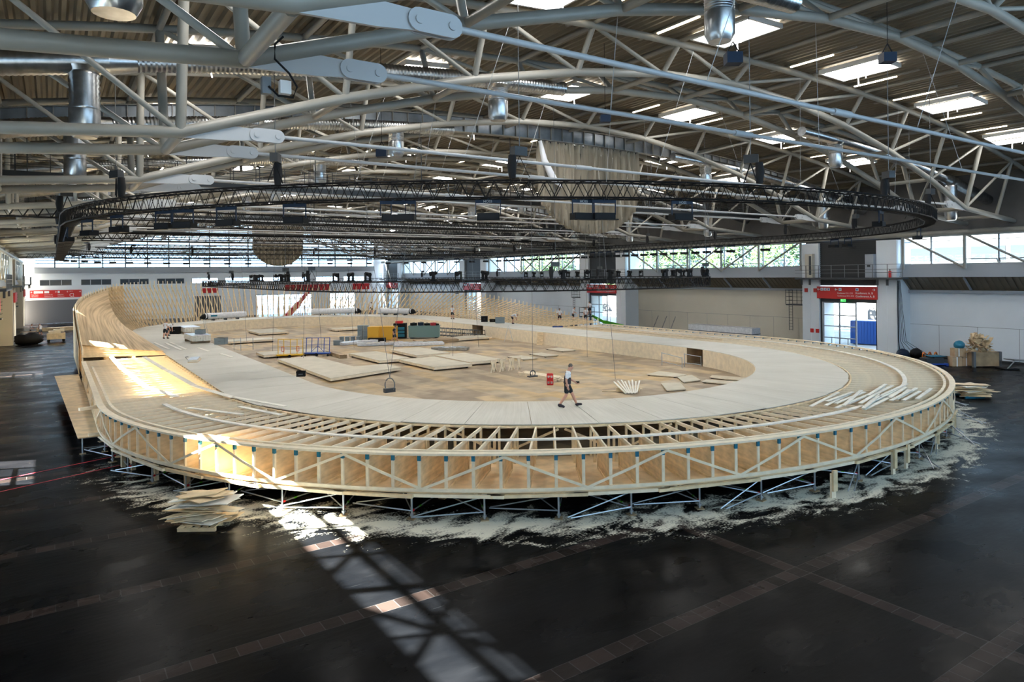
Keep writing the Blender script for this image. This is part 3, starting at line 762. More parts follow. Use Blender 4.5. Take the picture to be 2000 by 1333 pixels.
def curtain(cx, y, hw, ztop, zbot, side_z, lab):
    t = thing('canvas_curtain', lab, 'curtain', (cx, y, zbot)); b = MB(); n = 150; m = 10; v = []
    rnd = random.Random(3)
    for i in range(n + 1):
        x = -hw + 2 * hw * i / n; zz = zbot + (side_z - zbot) * (1 - math.sqrt(max(0, 1 - (x / hw) ** 2)))
        zt = zu(cx + x) - 1.85
        for j in range(m + 1):
            k = j / m; d = .24 * math.sin(i * 1.9 + .6 * math.sin(j * .7 + i * .1)) + .10 * math.sin(i * .53 + j * .5)
            v.append((x + .03 * math.sin(j + i), d, zt + (zz - zt) * k - zbot))
    b.add(v, [(i * (m + 1) + j, (i + 1) * (m + 1) + j, (i + 1) * (m + 1) + j + 1, i * (m + 1) + j + 1) for i in range(n) for j in range(m)])
    o = obj('cloth', b, 'curtain', t, True)
    sm = o.modifiers.new('thick', 'SOLIDIFY'); sm.thickness = .02
    obj('rail', MB().tube((-hw, 0, zu(cx - hw) - 1.86 - zbot), (hw, 0, zu(cx + hw) - 1.86 - zbot), .05, 8), 'dkgrey', t)
    return t
c1 = curtain(31.7, 36.9, 4.6, 17, 10.8, 14.0, 'large gathered canvas curtain with rounded hem hanging from the nearest girder')
obj('turned_back_edge', MB().path([(-4.6, -.25, 6.1), (-4.3, -.3, 4.8), (-3.6, -.35, 3.6), (-2.9, -.4, 3.1)], .2, 8, rad=[.12, .22, .26, .08]), 'tshirt', c1, True, 'white turned-back edge')
curtain(29.3, 108.3, 3.9, 17, 9.7, 13.0, 'smaller brown canvas curtain hanging in front of the far glazed gable')
# catwalks across the hall
def make_catwalk():
    t = thing('catwalk', 'x', 'catwalk', (0, 0, 13.3), 0, 'service catwalks under the roof')
    obj('walkway', MB().box(-4.5, 64, -.45, .45, 0, .28), 'dkgrey', t)
    for s in (-.45, .45):
        b = MB()
        for z in (.65, 1.0, 1.35): b.beam((-4.5, s, z), (64, s, z), .03, .03)
        x = -4.5
        while x < 64: b.beam((x, s, .2), (x, s, 1.37), .04, .04); x += 1.5
        obj('railing', b, 'dkgrey', t)
    for i in range(9):
        x = -1 + i * 7.6
        obj('hanger', MB().beam((x, .45, .2), (x, .45, zu(x) - 13.3), .05, .05), 'dkgrey', t)
    return t
cw0 = make_catwalk()
for i, y in enumerate((43.2, 67.0, 90.8)):
    lb = 'grey steel catwalk with railings across the hall, %s from the camera' % nth(i)
    if i == 0: cw0.location.y = y; cw0['label'] = lb
    else: dup(cw0, (0, y, 13.3), 0, lb)

# ------------------------------------------------------------------ black stage rigging
def seg_mesh(L=3.0, h=.6, nm='lighting_truss'):
    b = MB(); q = h / 2
    for sy in (-q, q):
        for sz in (-q, q): b.tube((0, sy, sz), (L, sy, sz), .036, 6)
    n = 5
    for i in range(n):
        x0, x1 = L * i / n, L * (i + 1) / n; xm = (x0 + x1) / 2
        for sy in (-q, q): b.tube((x0, sy, -q), (xm, sy, q), .016, 4, cap=False); b.tube((xm, sy, q), (x1, sy, -q), .016, 4, cap=False)
        for sz in (-q, q): b.tube((x0, -q, sz), (xm, q, sz), .016, 4, cap=False); b.tube((xm, q, sz), (x1, -q, sz), .016, 4, cap=False)
    me = b.mesh(nm); me.materials.append(M['black']); return me
SEG = seg_mesh()
def lay_truss(pts, z, labf, group, closed=False):
    P = [Vector((x, y, z)) for x, y in pts]; n = len(P); k = 0
    for i in range(n if closed else n - 1):
        a, b = P[i], P[(i + 1) % n]; d = b - a
        o = bpy.data.objects.new('lighting_truss', SEG); COL.objects.link(o)
        o.location = a; o.rotation_euler = (0, 0, math.atan2(d.y, d.x)); o.scale = (d.length / 3.0, 1, 1)
        tag(o, labf(i), 'truss', group)
def oval(cx, yn, yf, a, b, step):
    pts = []; n = max(4, round(PI * (a + b) / 2 / step))
    for i in range(n): th = PI + PI * i / n; pts.append((cx + a * math.cos(th), yn + b * math.sin(th)))
    m = max(1, round((yf - yn) / step))
    for i in range(m): pts.append((cx + a, yn + (yf - yn) * i / m))
    for i in range(n): th = PI * i / n; pts.append((cx + a * math.cos(th), yf + b * math.sin(th)))
    for i in range(m): pts.append((cx - a, yf - (yf - yn) * i / m))
    return pts
RZ = 11.02
ring = oval(28.9, 41.2, 84, 28.2, 25, 3.0)
lay_truss(ring, RZ, lambda i: 'black lighting truss segment of the large high ring, %s clockwise from its left side' % nth(i), 'segments of the large lighting truss ring', True)
ring2 = oval(29, 44, 80, 15, 15, 3.0)
lay_truss(ring2, 7.35, lambda i: 'black lighting truss segment of the lower inner ring, %s from its left side' % nth(i), 'segments of the lower lighting truss ring', True)
for j, (y, x0, x1, z) in enumerate(((47.5, -4, 33, 11.9), (59, 4, 55, 12.3), (64, 2, 58, 11.4), (76, 2, 58, 12.2), (88, 4, 56, 11.2), (97, 6, 54, 12.0), (104, 0, 60, 11.0), (118, -3, 62, 11.4))):
    n = round((x1 - x0) / 3.4); lay_truss([(x0 + (x1 - x0) * i / n, y) for i in range(n + 1)], z, lambda i, j=j: 'straight black truss segment, %s from the left in truss line %d from the camera' % (nth(i), j + 1), 'straight black lighting trusses')
def make_flood():
    t = thing('floodlight', 'x', 'spotlight', (0, 0, 0), 0, 'floodlights hanging from the ring truss')
    y_ = MB(); y_.beam((-.46, 0, -.14), (.46, 0, -.14), .06, .12).beam((-.44, 0, -.1), (-.44, 0, -.62), .05, .03).beam((.44, 0, -.1), (.44, 0, -.62), .05, .03).tube((0, 0, .02), (0, 0, -.12), .04, 6)
    obj('yoke', y_, 'navy', t)
    h = MB().box(-.40, .40, -.12, .30, -.80, -.56); obj('housing', h, 'black', t)
    obj('lens', MB().box(-.36, .36, -.13, -.12, -.78, -.58), 'blackcloth', t)
    obj('barn_door', MB().box(-.40, .40, -.42, -.12, -.84, -.81), 'black', t)
    return t
def make_moving():
    t = thing('moving_head_light', 'x', 'spotlight', (0, 0, 0), 0, 'moving head lights on the lower ring'); t.scale = (.78, .78, .78)
    obj('base', MB().box(-.22, .22, -.2, .2, 0, .16), 'black', t)
    obj('yoke', MB().box(-.24, -.17, -.1, .1, .16, .72).box(.17, .24, -.1, .1, .16, .72), 'black', t)
    obj('head', MB().tube((0, -.28, .55), (0, .26, .66), .17, 12, .12), 'black', t, True)
    return t
def make_hoist():
    t = thing('chain_hoist', 'x', 'chain hoist', (0, 0, 0), 0, 'chain hoists holding the ring truss')
    obj('motor', MB().box(-.3, .25, -.14, .14, 1.0, 1.32), 'dkgrey', t)
    obj('chain_bag', MB().path([(-.32, 0, 1.0), (-.34, 0, .6), (-.32, 0, .18)], .14, 8, rad=[.14, .17, .12]), 'blackcloth', t, True)
    obj('hook_strap', MB().beam((0, 0, 1.0), (-.24, .2, .25), .05, .02).beam((0, 0, 1.0), (.28, -.2, .25), .05, .02), 'blackcloth', t)
    ch_ = obj('chain', MB().tube((0, 0, 0), (0, 0, 1), .016, 5), 'grey', t); ch_.location.z = 1.3; ch_.scale.z = 4.5
    return t
fl0, mv0, ho0 = make_flood(), make_moving(), make_hoist()
ff = fm = fh = True; cnt = 0
def ring_at(R, px):     # the ring point seen nearest a given picture column, near half
    best = None
    for i in range(len(R)):
        a, b = Vector(R[i]), Vector(R[(i + 1) % len(R)])
        for k in range(8):
            p = a + (b - a) * k / 8; d = p.x * math.sin(math.radians(34)) + p.y * math.cos(math.radians(34)); l = p.x * math.cos(math.radians(34)) - p.y * math.sin(math.radians(34))
            yield (1000 + 1333 * l / d, d, p, b - a)
RI = list(ring_at(ring, 0))
def put_flood(p, d, k, lab):
    global ff
    rz = math.atan2(d.y, d.x) + (.0 if k % 3 else .25)
    if ff: fl0.location = (p.x, p.y, RZ - .27); fl0.rotation_euler = (0, 0, rz); fl0['label'] = lab; ff = False; return fl0
    return dup(fl0, (p.x, p.y, RZ - .27), rz, lab)
pxs = [170, 232, 318, 355, 437, 585, 765, 792, 951, 1150, 1172, 1330, 1490, 1632, 1655, 1722, 1795]
for k, px in enumerate(pxs):
    c = min((r for r in RI if r[2].y < 41), key=lambda r: abs(r[0] - px))
    o = put_flood(c[2], c[3], k, 'black floodlight under the near arc of the high ring, %s from the left' % nth(k))
    if px in (951, 1150, 1330, 1490):
        text('lettering', 'HOSS', .13, o, (-.17, -.065, -.19), (PI / 2, 0, 0), 'steel_hi')
far_pts = [(ring[i], ring[(i + 1) % len(ring)]) for i in range(len(ring)) if ring[i][1] > 41.5]
k = 0
for i, (a, b) in enumerate(far_pts):
    a, b = Vector((*a, 0)), Vector((*b, 0))
    for f in ((.3,) if a.y > 84 else (.2, .7)):
        put_flood(a + (b - a) * f, b - a, 1, 'small black floodlight on the far side of the high ring, %s anticlockwise from the right' % nth(k)); k += 1
k = 0
for i in range(0, len(ring2)):
    a, b = Vector((*ring2[i], 0)), Vector((*ring2[(i + 1) % len(ring2)], 0))
    if a.y > 62: continue
    for f in (.15, .65):
        if (k * 7) % 5 in (0, 2): k += 1; continue
        p = a + (b - a) * f; lb = 'black moving head light standing on the lower ring, %s along it' % nth(k); k += 1
        loc = (p.x, p.y, 7.63)
        if fm: mv0.location = loc; mv0['label'] = lb; fm = False
        else: dup(mv0, loc, k * 1.3, lb)
k = 0
for i in range(0, len(ring), 3):
    x, y = ring[i]; lb = 'black chain hoist with bag above the high ring, %s clockwise from its left side' % nth(k); k += 1
    if fh: ho0.location = (x, y, RZ + .2); ho0['label'] = lb; fh = False
    else: dup(ho0, (x, y, RZ + .2), i * .7, lb)
for i in range(0, len(ring2), 6):
    x, y = ring2[i]; dup(ho0, (x, y, 7.6), i, 'black chain hoist with bag above the lower ring, %s from its left side' % nth(i // 6), (.8, .8, .8), 'chain hoists over the lower ring')
for o in list(COL.objects):
    if o.name.startswith('chain') and o.parent and o.parent.name.startswith('chain_hoist') and 'bag' not in o.name:
        p_ = o.parent; o.scale.z = (zu(p_.location.x) + .25 - p_.location.z) / p_.scale.z - 1.3
# ------------------------------------------------------------------ the wooden track
ZP, ZT = .95, 2.2          # scaffold platform, running surface of the flat part
# station t: 0..NC near curve (left to right), then right straight, far curve, left straight
LC, LS = 76.0, 46.8
TT = 2 * LC + 2 * LS
def edge(t, kind):
    """kind 0 = outer rail, 1 = outer edge of the deck, 2 = inner edge"""
    cx, a, b = ((27.0, 25.2, 23.2), (26.2, 19.0, 19.2), (26.15, 14.4, 14.4))[kind]
    t %= TT
    if t < LC: th = PI + PI * t / LC; return Vector((cx + a * math.cos(th), 37.2 + b * math.sin(th), 0))
    t -= LC
    def wide(y): return a if (kind or y < 74) else a * math.sqrt(1 - ((y - 74) / 33.2) ** 2)
    if t < LS: return Vector((cx + wide(37.2 + t), 37.2 + t, 0))
    t -= LS
    if t < LC:
        th = PI * t / LC; c, s = math.cos(th), math.sin(th)
        if kind: return Vector((cx + a * c, 84 + b * s, 0))
        A_ = (c / a) ** 2 + (s / 33.2) ** 2; B_ = 10 * s / 33.2 ** 2; C_ = (10 / 33.2) ** 2 - 1      # rounder far end of the outer line
        r = (-B_ + math.sqrt(B_ * B_ - A_ * C_)) / A_
        return Vector((cx + r * c, 84 + r * s, 0))
    t -= LC
    return Vector((cx - wide(84 - t), 84 - t, 0))
def tl(y): return 2 * LC + LS + (84 - y)          # station on the left straight
def tr_(y): return LC + (y - 37.2)                # station on the right straight
def mixp(t, w, z=0): p = edge(t, 0).lerp(edge(t, 1), w); p.z = z; return p
# scaffold platform (plywood) and infield floor
def poly(kind, n=150, off=0): return [tuple(edge(TT * i / n, kind)[:2]) for i in range(n)]
single('infield_floor', MB().prism(poly(1), ZP - .06, ZP), 'infield', 'raised infield floor of patchwork plywood sheets inside the track', 'floor')
def annulus(k0, k1, z0, z1, n=150):
    b = MB(); A = poly(k0, n); B = poly(k1, n)
    v = [(x, y, z) for P_ in (A, B) for z in (z0, z1) for x, y in P_]
    f = []
    for i in range(n):
        j = (i + 1) % n
        f += [(n + i, n + j, 3 * n + j, 3 * n + i), (i, 2 * n + i, 2 * n + j, j), (i, j, n + j, n + i), (2 * n + i, 3 * n + i, 3 * n + j, 2 * n + j)]
    return b.add(v, f)
single('track_platform', annulus(0, 1, ZP - .06, ZP), 'ply', 'plywood platform ring carrying the outer frames of the track', 'platform')
# inner plywood wall, with two doorways
def inner_wall():
    t0 = thing('infield_barrier', 'low curved plywood wall between infield and track deck', 'wall', (26.15, 60.6, ZP))
    holes = [(tr_(66.1), tr_(68.5)), (LC - 4.9, LC - 1.85)]
    st = [TT * i / 220 for i in range(221)] + [h for H in holes for h in H]; st.sort()
    BB = [MB(), MB()]; hs_ = sorted(h[0] for h in holes)
    for i in range(len(st) - 1):
        m = (st[i] + st[i + 1]) / 2
        if any(h0 < m < h1 for h0, h1 in holes) or st[i + 1] - st[i] < 1e-4: continue
        p, q = edge(st[i], 2), edge(st[i + 1], 2); b = BB[1 if hs_[0] < m < hs_[1] else 0]
        b.add([(p.x, p.y, ZP), (q.x, q.y, ZP), (q.x, q.y, ZT - .03), (p.x, p.y, ZT - .03)], [(0, 1, 2, 3)])
    for b in BB:
        b.xf(Matrix.Translation((-26.15, -60.6, -ZP)))
        o = obj('wall_sheet', b, 'pine_pale', t0); md = o.modifiers.new('thick', 'SOLIDIFY'); md.thickness = .03
    for k, (h0, h1) in enumerate(holes):
        for h in (h0, h1):
            p = edge(h, 2); q = edge(h, 1); d = (q - p).normalized()
            e = MB(); e.beam(p + Vector((0, 0, ZP + .6)), p + d * 2.2 + Vector((0, 0, ZP + .6)), .03, 1.2); e.xf(Matrix.Translation((-26.15, -60.6, -ZP)))
            obj('doorway_cheek', e, 'ply_dark', t0)
inner_wall()
# deck panels
npan = 74; rnd = random.Random(11)
deck_root = thing('track_deck', 'broad whitish timber running deck laid in a ring round the infield', 'deck', (26.15, 60.6, ZT))
for i in range(npan):
    a, c = TT * i / npan + .014, TT * (i + 1) / npan - .014; b = MB(); uv = []; m = 5; L = 8
    tw = rnd.uniform(-.05, .12) if (a < LC) else 0
    for k in range(m + 1):
        t = a + (c - a) * k / m
        p, q = edge(t, 2), edge(t, 1); q = q + (q - p).normalized() * (.06 + tw * k / m)
        for j in (0, 1):
            r = (p, q)[j]
            b.v.append((r.x, r.y, ZT - .03)); b.v.append((r.x, r.y, ZT + rnd.uniform(0, .001))); uv += [(t, j * 4.8 + i * 7)] * 2
    for k in range(m):
        o = 4 * k
        b.f += [(o + 1, o + 3, o + 7, o + 5), (o, o + 4, o + 6, o + 2), (o, o + 1, o + 5, o + 4), (o + 2, o + 6, o + 7, o + 3)]
    b.f += [(0, 2, 3, 1), (4 * m, 4 * m + 1, 4 * m + 3, 4 * m + 2)]
    b.uv = uv
    obj('deck_panel', b.xf(Matrix.Translation((-26.15, -60.6, -ZT))), 'deck', deck_root)
# rib frames standing on the platform
HT = ZT - ZP
RL = 5.0
def rib():
    t = thing('track_rib', 'x', 'timber frame', (0, 0, ZP), 0, 'plywood and timber ribs of the track edge')
    obj('outer_post', MB().box(.0, .07, -.05, .05, 0, HT - .06), 'pine_pale', t)
    obj('cap_tape', MB().box(-.006, .076, -.056, .056, HT - .26, HT - .08), 'teal', t)
    obj('plywood_web', MB().box(.07, 2.75, -.012, .012, .02, HT - .08), 'ply', t)
    obj('bottom_plate', MB().box(.07, 2.75, -.04, .04, 0, .08), 'pine', t)
    obj('joist', MB().box(.0, RL, -.03, .03, HT - .18, HT - .06), 'pine_pale', t)
    for x in (2.8, 3.8, 4.8): obj('inner_stud', MB().box(x - .035, x + .035, -.045, .045, 0, HT - .16), 'pine', t)
    return t
rb0 = rib(); frst = True
def bank(t):
    """height of the finished bank at the outer rail, per station"""
    t %= TT; far0 = LC + LS
    K = [(LC + 20.8, 2.2), (LC + 24.8, 2.5), (LC + 34.8, 3.6), (far0, 4.9), (far0 + .25 * LC, 5.6), (far0 + .5 * LC, 6.4), (far0 + .75 * LC, 7.1), (far0 + .88 * LC, 6.8), (far0 + .95 * LC, 6.25),
         (far0 + LC + 2, 5.7), (far0 + LC + 8, 5.0), (far0 + LC + 14, 3.9), (far0 + LC + 22, 2.75), (far0 + LC + 27, 2.2)]
    if t <= K[0][0] or t >= K[-1][0]: return ZT
    for (a, u), (c, v) in zip(K, K[1:]):
        if a <= t <= c: return u + (v - u) * (t - a) / (c - a)
stations = []
st = .44
while st < TT:
    stations.append(st); st += .885
nr = 0
for t in stations:
    if bank(t) > ZT + .12: continue
    p, q = edge(t, 0), edge(t, 1); d = q - p
    loc = (p.x, p.y, ZP); rz = math.atan2(d.y, d.x); sc = (d.length / RL, 1, 1)
    zone = 'near curve' if t < LC else ('right straight' if t < LC + LS else 'left straight')
    lb = 'plywood rib with pale outer post on the %s, %s in running order' % (zone, nth(nr)); nr += 1
    if frst: rb0.location = loc; rb0.rotation_euler = (0, 0, rz); rb0.scale = sc; rb0['label'] = lb; frst = False
    else: dup(rb0, loc, rz, lb, sc)
# lattice ribs of the unfinished far bank
k = 0
for t in stations:
    zb = bank(t)
    if zb <= ZT + .12: continue
    p, q = edge(t, 0), edge(t, 1); d = q - p; L = d.length; u = d.normalized(); n_ = Vector((-u.y, u.x, 0))
    T = Matrix.Translation((-p.x, -p.y, -ZP))
    r = thing('bank_rib', 'slanted timber rib of the high unfinished bank, %s in running order' % nth(k), 'timber frame', (p.x, p.y, ZP), 0, 'lattice ribs of the high bank'); k += 1
    P_ = lambda w, z, s=0: (p.x + u.x * w + n_.x * s, p.y + u.y * w + n_.y * s, z)
    ztop = zb + (.62 if t > LC + LS else .45)
    obj('outer_post', MB().beam(P_(0, ZP, .1), P_(0, ztop, .1), .12, .07, (1, .3, 0)).xf(T), 'pine_pale', r)
    obj('rafter', MB().beam(P_(-.05, zb + .05), P_(L, ZT - .02), .07, .15).xf(T), 'pine', r)
    for w in (L * .3, L * .62):
        zz = zb + (ZT - zb) * w / L - .05
        obj('stud', MB().beam(P_(w, ZP, .07), P_(w, zz, .07), .09, .06, (1, .3, 0)).xf(T), 'pine', r)
    obj('bottom_plate', MB().beam(P_(0, ZP + .05), P_(L, ZP + .05), .07, .1).xf(T), 'pine', r)
# curved rails in plank lengths
def rail(name, w_, z, ww, hh, t0, t1, step, m, lab, dz=0, jit=0, skip=None):
    pr_ = thing(name, lab, 'rail', (26, 60, z))
    T = Matrix.Translation((-26, -60, -z)); n = round((t1 - t0) / step); rn = random.Random(name + str(w_))
    for i in range(n):
        a, c = t0 + (t1 - t0) * i / n, t0 + (t1 - t0) * (i + 1) / n
        if skip and skip((a + c) / 2): continue
        pts = [mixp(a + (c - a) * k / 3, w_ + rn.uniform(-jit, jit) * .5, z + .004 * (i % 2)) for k in range(4)]
        obj('plank', MB().sweep(pts, ww, hh).xf(T), m, pr_)
TL0 = 2 * LC + LS + 84 - 57        # where the low left straight begins
full = (TL0 - TT, LC + 22.5)
rail('outer_top_rail', .0, ZT - .02, .26, .07, full[0], full[1], 2.7, 'pine_pale', 'pale curved top rail along the outer edge of the low track')
rail('inner_top_rail', .068, ZT + .005, .12, .05, full[0] + 4, LC - 10, 3.1, 'pine_pale', 'second thin curved rail lying just inside the outer top rail')
rail('middle_rail', .44, ZT - .02, .20, .05, full[0] + 22, full[1], 2.9, 'board', 'pale curved rail running midway over the open joists')
rail('deck_edge_rail', .96, ZT - .075, .08, .07, full[0], full[1], 3.3, 'pine', 'orange brown curved rail below the outer lip of the deck')
rail('bottom_rail', -.012, ZP + .06, .07, .11, full[0], full[1], 2.65, 'pine_pale', 'curved bottom rail at the foot of the outer posts')
rail('straight_stringer', .70, ZT - .02, .16, .05, LC + 1, full[1], 3.0, 'pine', 'timber stringer along the right straight beside the deck')
# zigzag bracing on the outer face
i = 0; t = full[0]
while t < full[1] - 2.6:
    zt_, zb_ = ZT - .1, ZP + .1
    a, c = (t, t + 2.655)
    p, q = mixp(a, -.016, zt_ if i % 2 == 0 else zb_), mixp(c, -.016, zb_ if i % 2 == 0 else zt_)
    mid = mixp((a + c) / 2, -.022, (zt_ + zb_) / 2)
    single('diagonal_brace', MB().beam(p, mid, .035, .085).beam(mid, q, .035, .085), 'pine_pale', 'pale diagonal timber brace on the outer face of the track, %s in running order' % nth(i), 'brace', 'zigzag braces on the outer face')
    t += 2.655; i += 1
# inner frame bracing under the deck, and middle row of posts
for j in range(26):
    a = LC * (j + .5) / 26; c = LC * (j + 1.4) / 26
    p, q = edge(a, 1), edge(c, 1)
    single('diagonal_brace', MB().beam((p.x, p.y, ZP + .15 if j % 2 else ZT - .2), (q.x, q.y, ZT - .2 if j % 2 else ZP + .15), .04, .09), 'pine', 'shaded timber brace below the deck lip, %s along the near curve' % nth(j), 'brace', 'braces below the deck lip')
# boarded part of the bank
def fan():
    b = MB(); uv = []; n = 60; m = 14
    for i in range(n + 1):
        for j in range(m + 1):
            w_ = j / m * .985                            # 0 inner foot, 1 outer top
            t0, t1 = tl(62 - 2.5 * (1 - w_)), None
            tend = tl(83) * (1 - w_) + (LC + LS + LC * .90) * w_
            t = t0 + (tend - t0) * i / n
            p, q = edge(t, 1), edge(t, 0); z = ZT + .09 + (bank(t) + .13 - ZT) * (w_ ** 1.08)
            r = p.lerp(q, w_); b.v.append((r.x, r.y, z)); uv.append((t, w_))
    b.f = [(i * (m + 1) + j, i * (m + 1) + j + 1, (i + 1) * (m + 1) + j + 1, (i + 1) * (m + 1) + j) for i in range(n) for j in range(m)]
    b.uv = uv; return b
fo = single('bank_boarding', fan(), 'fan', 'warped wooden boarding fanning up the steep bank at the far left', 'boarding')
md = fo.modifiers.new('thick', 'SOLIDIFY'); md.thickness = .04
# outer skin of the high bank at the left
def skin_():
    b = MB(); n = 70
    for i in range(n + 1):
        t = tl(60) - (tl(60) - (LC + LS + LC * .84)) * i / n; p = edge(t, 0); p2 = edge(t, 1); o = (p - p2).normalized() * .2
        b.v += [(p.x + o.x, p.y + o.y, ZP), (p.x + o.x, p.y + o.y, bank(t) + .3)]
    b.f = [(2 * i, 2 * i + 1, 2 * i + 3, 2 * i + 2) for i in range(n)]
    return b
so_ = single('bank_side_sheeting', skin_(), 'pine', 'pale timber side sheeting of the high bank at far left', 'sheeting')
md = so_.modifiers.new('thick', 'SOLIDIFY'); md.thickness = .03

# scaffold under the outer edge
def scaf():
    t = thing('scaffold_bay', 'x', 'scaffold', (0, 0, 0), 0, 'steel scaffold bays under the track edge')
    W = 2.3
    for x in (0, 2.2):
        s = obj('standard', MB().tube((x, 0, .03), (x, 0, .84), .035, 8), 'scaf', t, True)
        obj('base_plate', MB().box(x - .13, x + .13, -.13, .13, 0, .03), 'ply_dark', s)
        obj('spindle_nut', MB().tube((x, 0, .10), (x, 0, .16), .07, 8), 'scaf', s, True)
        obj('head_plate', MB().box(x - .12, x + .12, -.07, .07, .80, .87), 'scaf', s)
    obj('ledger', MB().tube((0, 0, .26), (2.2, 0, .26), .024, 6), 'scaf', t, True)
    l2 = obj('ledger', MB().tube((0, 0, .26), (0, W, .26), .024, 6), 'scaf', t, True)
    obj('diagonal', MB().tube((0, 0, .24), (2.2, W * .9, .78), .022, 6), 'scaf', t, True)
    d = obj('diagonal', MB().tube((0, 0, .76), (0.2, W, .22), .022, 6), 'scaf', t, True)
    obj('collar', MB().tube((.5, 0, .26), (.6, 0, .26), .032, 8), 'green', l2, True)
    obj('collar', MB().tube((.03, 0, .26), (.12, 0, .26), .04, 8), 'crate', l2, True)
    obj('beam_header', MB().beam((0, 0, .84), (2.2, 0, .84), .07, .10), 'scaf', t)
    return t
sc0 = scaf(); t = TL0 - TT + 1; i = 0
while t < LC + 16:
    p, q = mixp(t, .03), mixp(t, 1); d = q - p
    rz = math.atan2(d.y, d.x); lb = 'steel scaffold bay under the track edge, %s in running order' % nth(i)
    if i == 0: sc0.location = (p.x, p.y, 0); sc0.rotation_euler = (0, 0, rz); sc0['label'] = lb
    else: dup(sc0, (p.x, p.y, 0), rz + (.35 if i % 2 else -.1), lb)
    t += 2.4; i += 1
# rear rows of plain scaffold standards further under the platform
sm_ = MB().tube((0, 0, .03), (0, 0, .88), .03, 6).box(-.12, .12, -.12, .12, 0, .03).mesh('prop'); sm_.materials.append(M['scaf'])
for i in range(40):
    p = mixp(LC * (i + .5) / 40, .75); o = bpy.data.objects.new('scaffold_prop', sm_); COL.objects.link(o); o.location = p
    tag(o, 'plain scaffold prop deeper under the near curve, %s from the left' % nth(i), 'scaffold prop', 'scaffold props under the near curve')
# crooked timbers on the scaffold heads
rnd = random.Random(5); t = TL0 - TT; i = 0
while t < LC + 12:
    L = rnd.uniform(2.2, 3.4); p, q = mixp(t, rnd.uniform(-.035, .0), ZP - .12), mixp(t + L, rnd.uniform(-.035, .0), ZP - .12)
    e_ = (q - p).normalized() * rnd.uniform(.05, .3)
    single('edge_timber', MB().beam(p - e_, q + e_, .14, .10), rnd.choice(['pine', 'pine_pale', 'pine']), 'thick timber lying along the scaffold heads, %s in running order' % nth(i), 'timber', 'timbers on the scaffold heads')
    t += L * .97; i += 1
# doubled timber props
for i, (px, py) in enumerate(((2.45, 33.4), (2.75, 32.6), (3.35, 30.4), (4.2, 28.5), (22.7, 13.6), (27.2, 13.8), (28.4, 13.9), (32.5, 14.6), (36.0, 15.4))):
    v = Vector((px, py, 0)); c = Vector((27, 37.2, 0)); rz = math.atan2((c - v).y, (c - v).x)
    t = thing('timber_prop', 'doubled upright timber prop on the floor under the track edge, %s from the left' % nth(i), 'timber post', (px, py, 0), rz, 'timber props under the track edge')
    obj('long_post', MB().box(0, .08, -.1, .1, 0, .86), 'pine_pale', t); obj('short_post', MB().box(-.08, 0, -.1, .1, .25 if i > 3 else 0, .98), 'pine', t)
# side ledge at the left
b = MB(); b.prism([(.1, 60.5), (1.6, 60.5), (1.7, 48), (1.8, 37.6), (2.3, 36.2), (.9, 36.2)], ZP - .08, ZP - .04)
single('side_ledge', b, 'ply_dark' if False else 'ply', 'long plywood ledge outside the left straight of the track', 'ledge')
for i, (p, q, z) in enumerate((((1.3, 36.3), (3.1, 36.5), ZP + .0), ((1.0, 37.6), (3.2, 38.4), ZT - .25), ((1.9, 37.0), (3.3, 37.3), ZT - .55))):
    single('projecting_timber', MB().beam((*p, z), (*q, z), .18, .14), 'pine_pale', 'thick timber end projecting at the left corner of the track, %s from below' % nth((0, 2, 1)[i]), 'timber', 'projecting timbers at the left corner')
for i, y in enumerate((37.0, 43, 49, 55)):
    t = thing('ledge_scaffold_leg', 'steel scaffold leg under the plywood side ledge, %s from the camera' % nth(i), 'scaffold', (1.1, y, 0), 0, 'scaffold legs under the side ledge')
    obj('standard', MB().tube((0, 0, .02), (0, 0, .87), .035, 8), 'scaf', t, True); obj('base_plate', MB().box(-.13, .13, -.13, .13, 0, .02), 'ply_dark', t)
    obj('ledger', MB().tube((0, 0, .25), (1.4, 0, .25), .024, 6).tube((0, 0, .7), (1.4, 0, .7), .024, 6), 'scaf', t, True)
for i, (x, y, w_) in enumerate(((2.5, 35.2, .5), (2.9, 33.9, .4))):
    single('standing_plywood', MB().cb((x, y, .75), (w_, .04, 1.5), -.3), 'ply', 'upright plywood sheet closing the left corner gap, %s from the left' % nth(i), 'plywood sheet')
# floor tape
single('floor_line', MB().beam((-5.5, 32.9, .004), (3.2, 35.9, .004), .07, .004), 'redline', 'upper thin red tape line on the dark floor at left', 'line')
single('floor_line', MB().beam((-5.5, 30.9, .004), (4.2, 34.4, .004), .07, .004), 'redline', 'lower thin red tape line on the dark floor at left', 'line')
# ------------------------------------------------------------------ people
def skin(name, V, E, R, m, parent, lv=2):
    me = bpy.data.meshes.new('sk'); me.from_pydata([Vector(v) for v in V], E, [])
    o = bpy.data.objects.new('sk', me); COL.objects.link(o)
    md = o.modifiers.new('s', 'SKIN'); md.use_smooth_shade = True
    sv = me.skin_vertices[0].data
    for i, r in enumerate(R):
        sv[i].radius = (r, r) if isinstance(r, (int, float)) else r; sv[i].use_root = (i == 0)
    if lv: s2 = o.modifiers.new('u', 'SUBSURF'); s2.levels = lv
    res = bpy.data.meshes.new_from_object(o.evaluated_get(bpy.context.evaluated_depsgraph_get())); res.name = name
    bpy.data.objects.remove(o); res.materials.clear(); res.materials.append(M[m])
    r_ = bpy.data.objects.new(name, res); COL.objects.link(r_); r_.parent = parent; return r_
def chainE(k, n): return [(k + i, k + i + 1) for i in range(n - 1)]
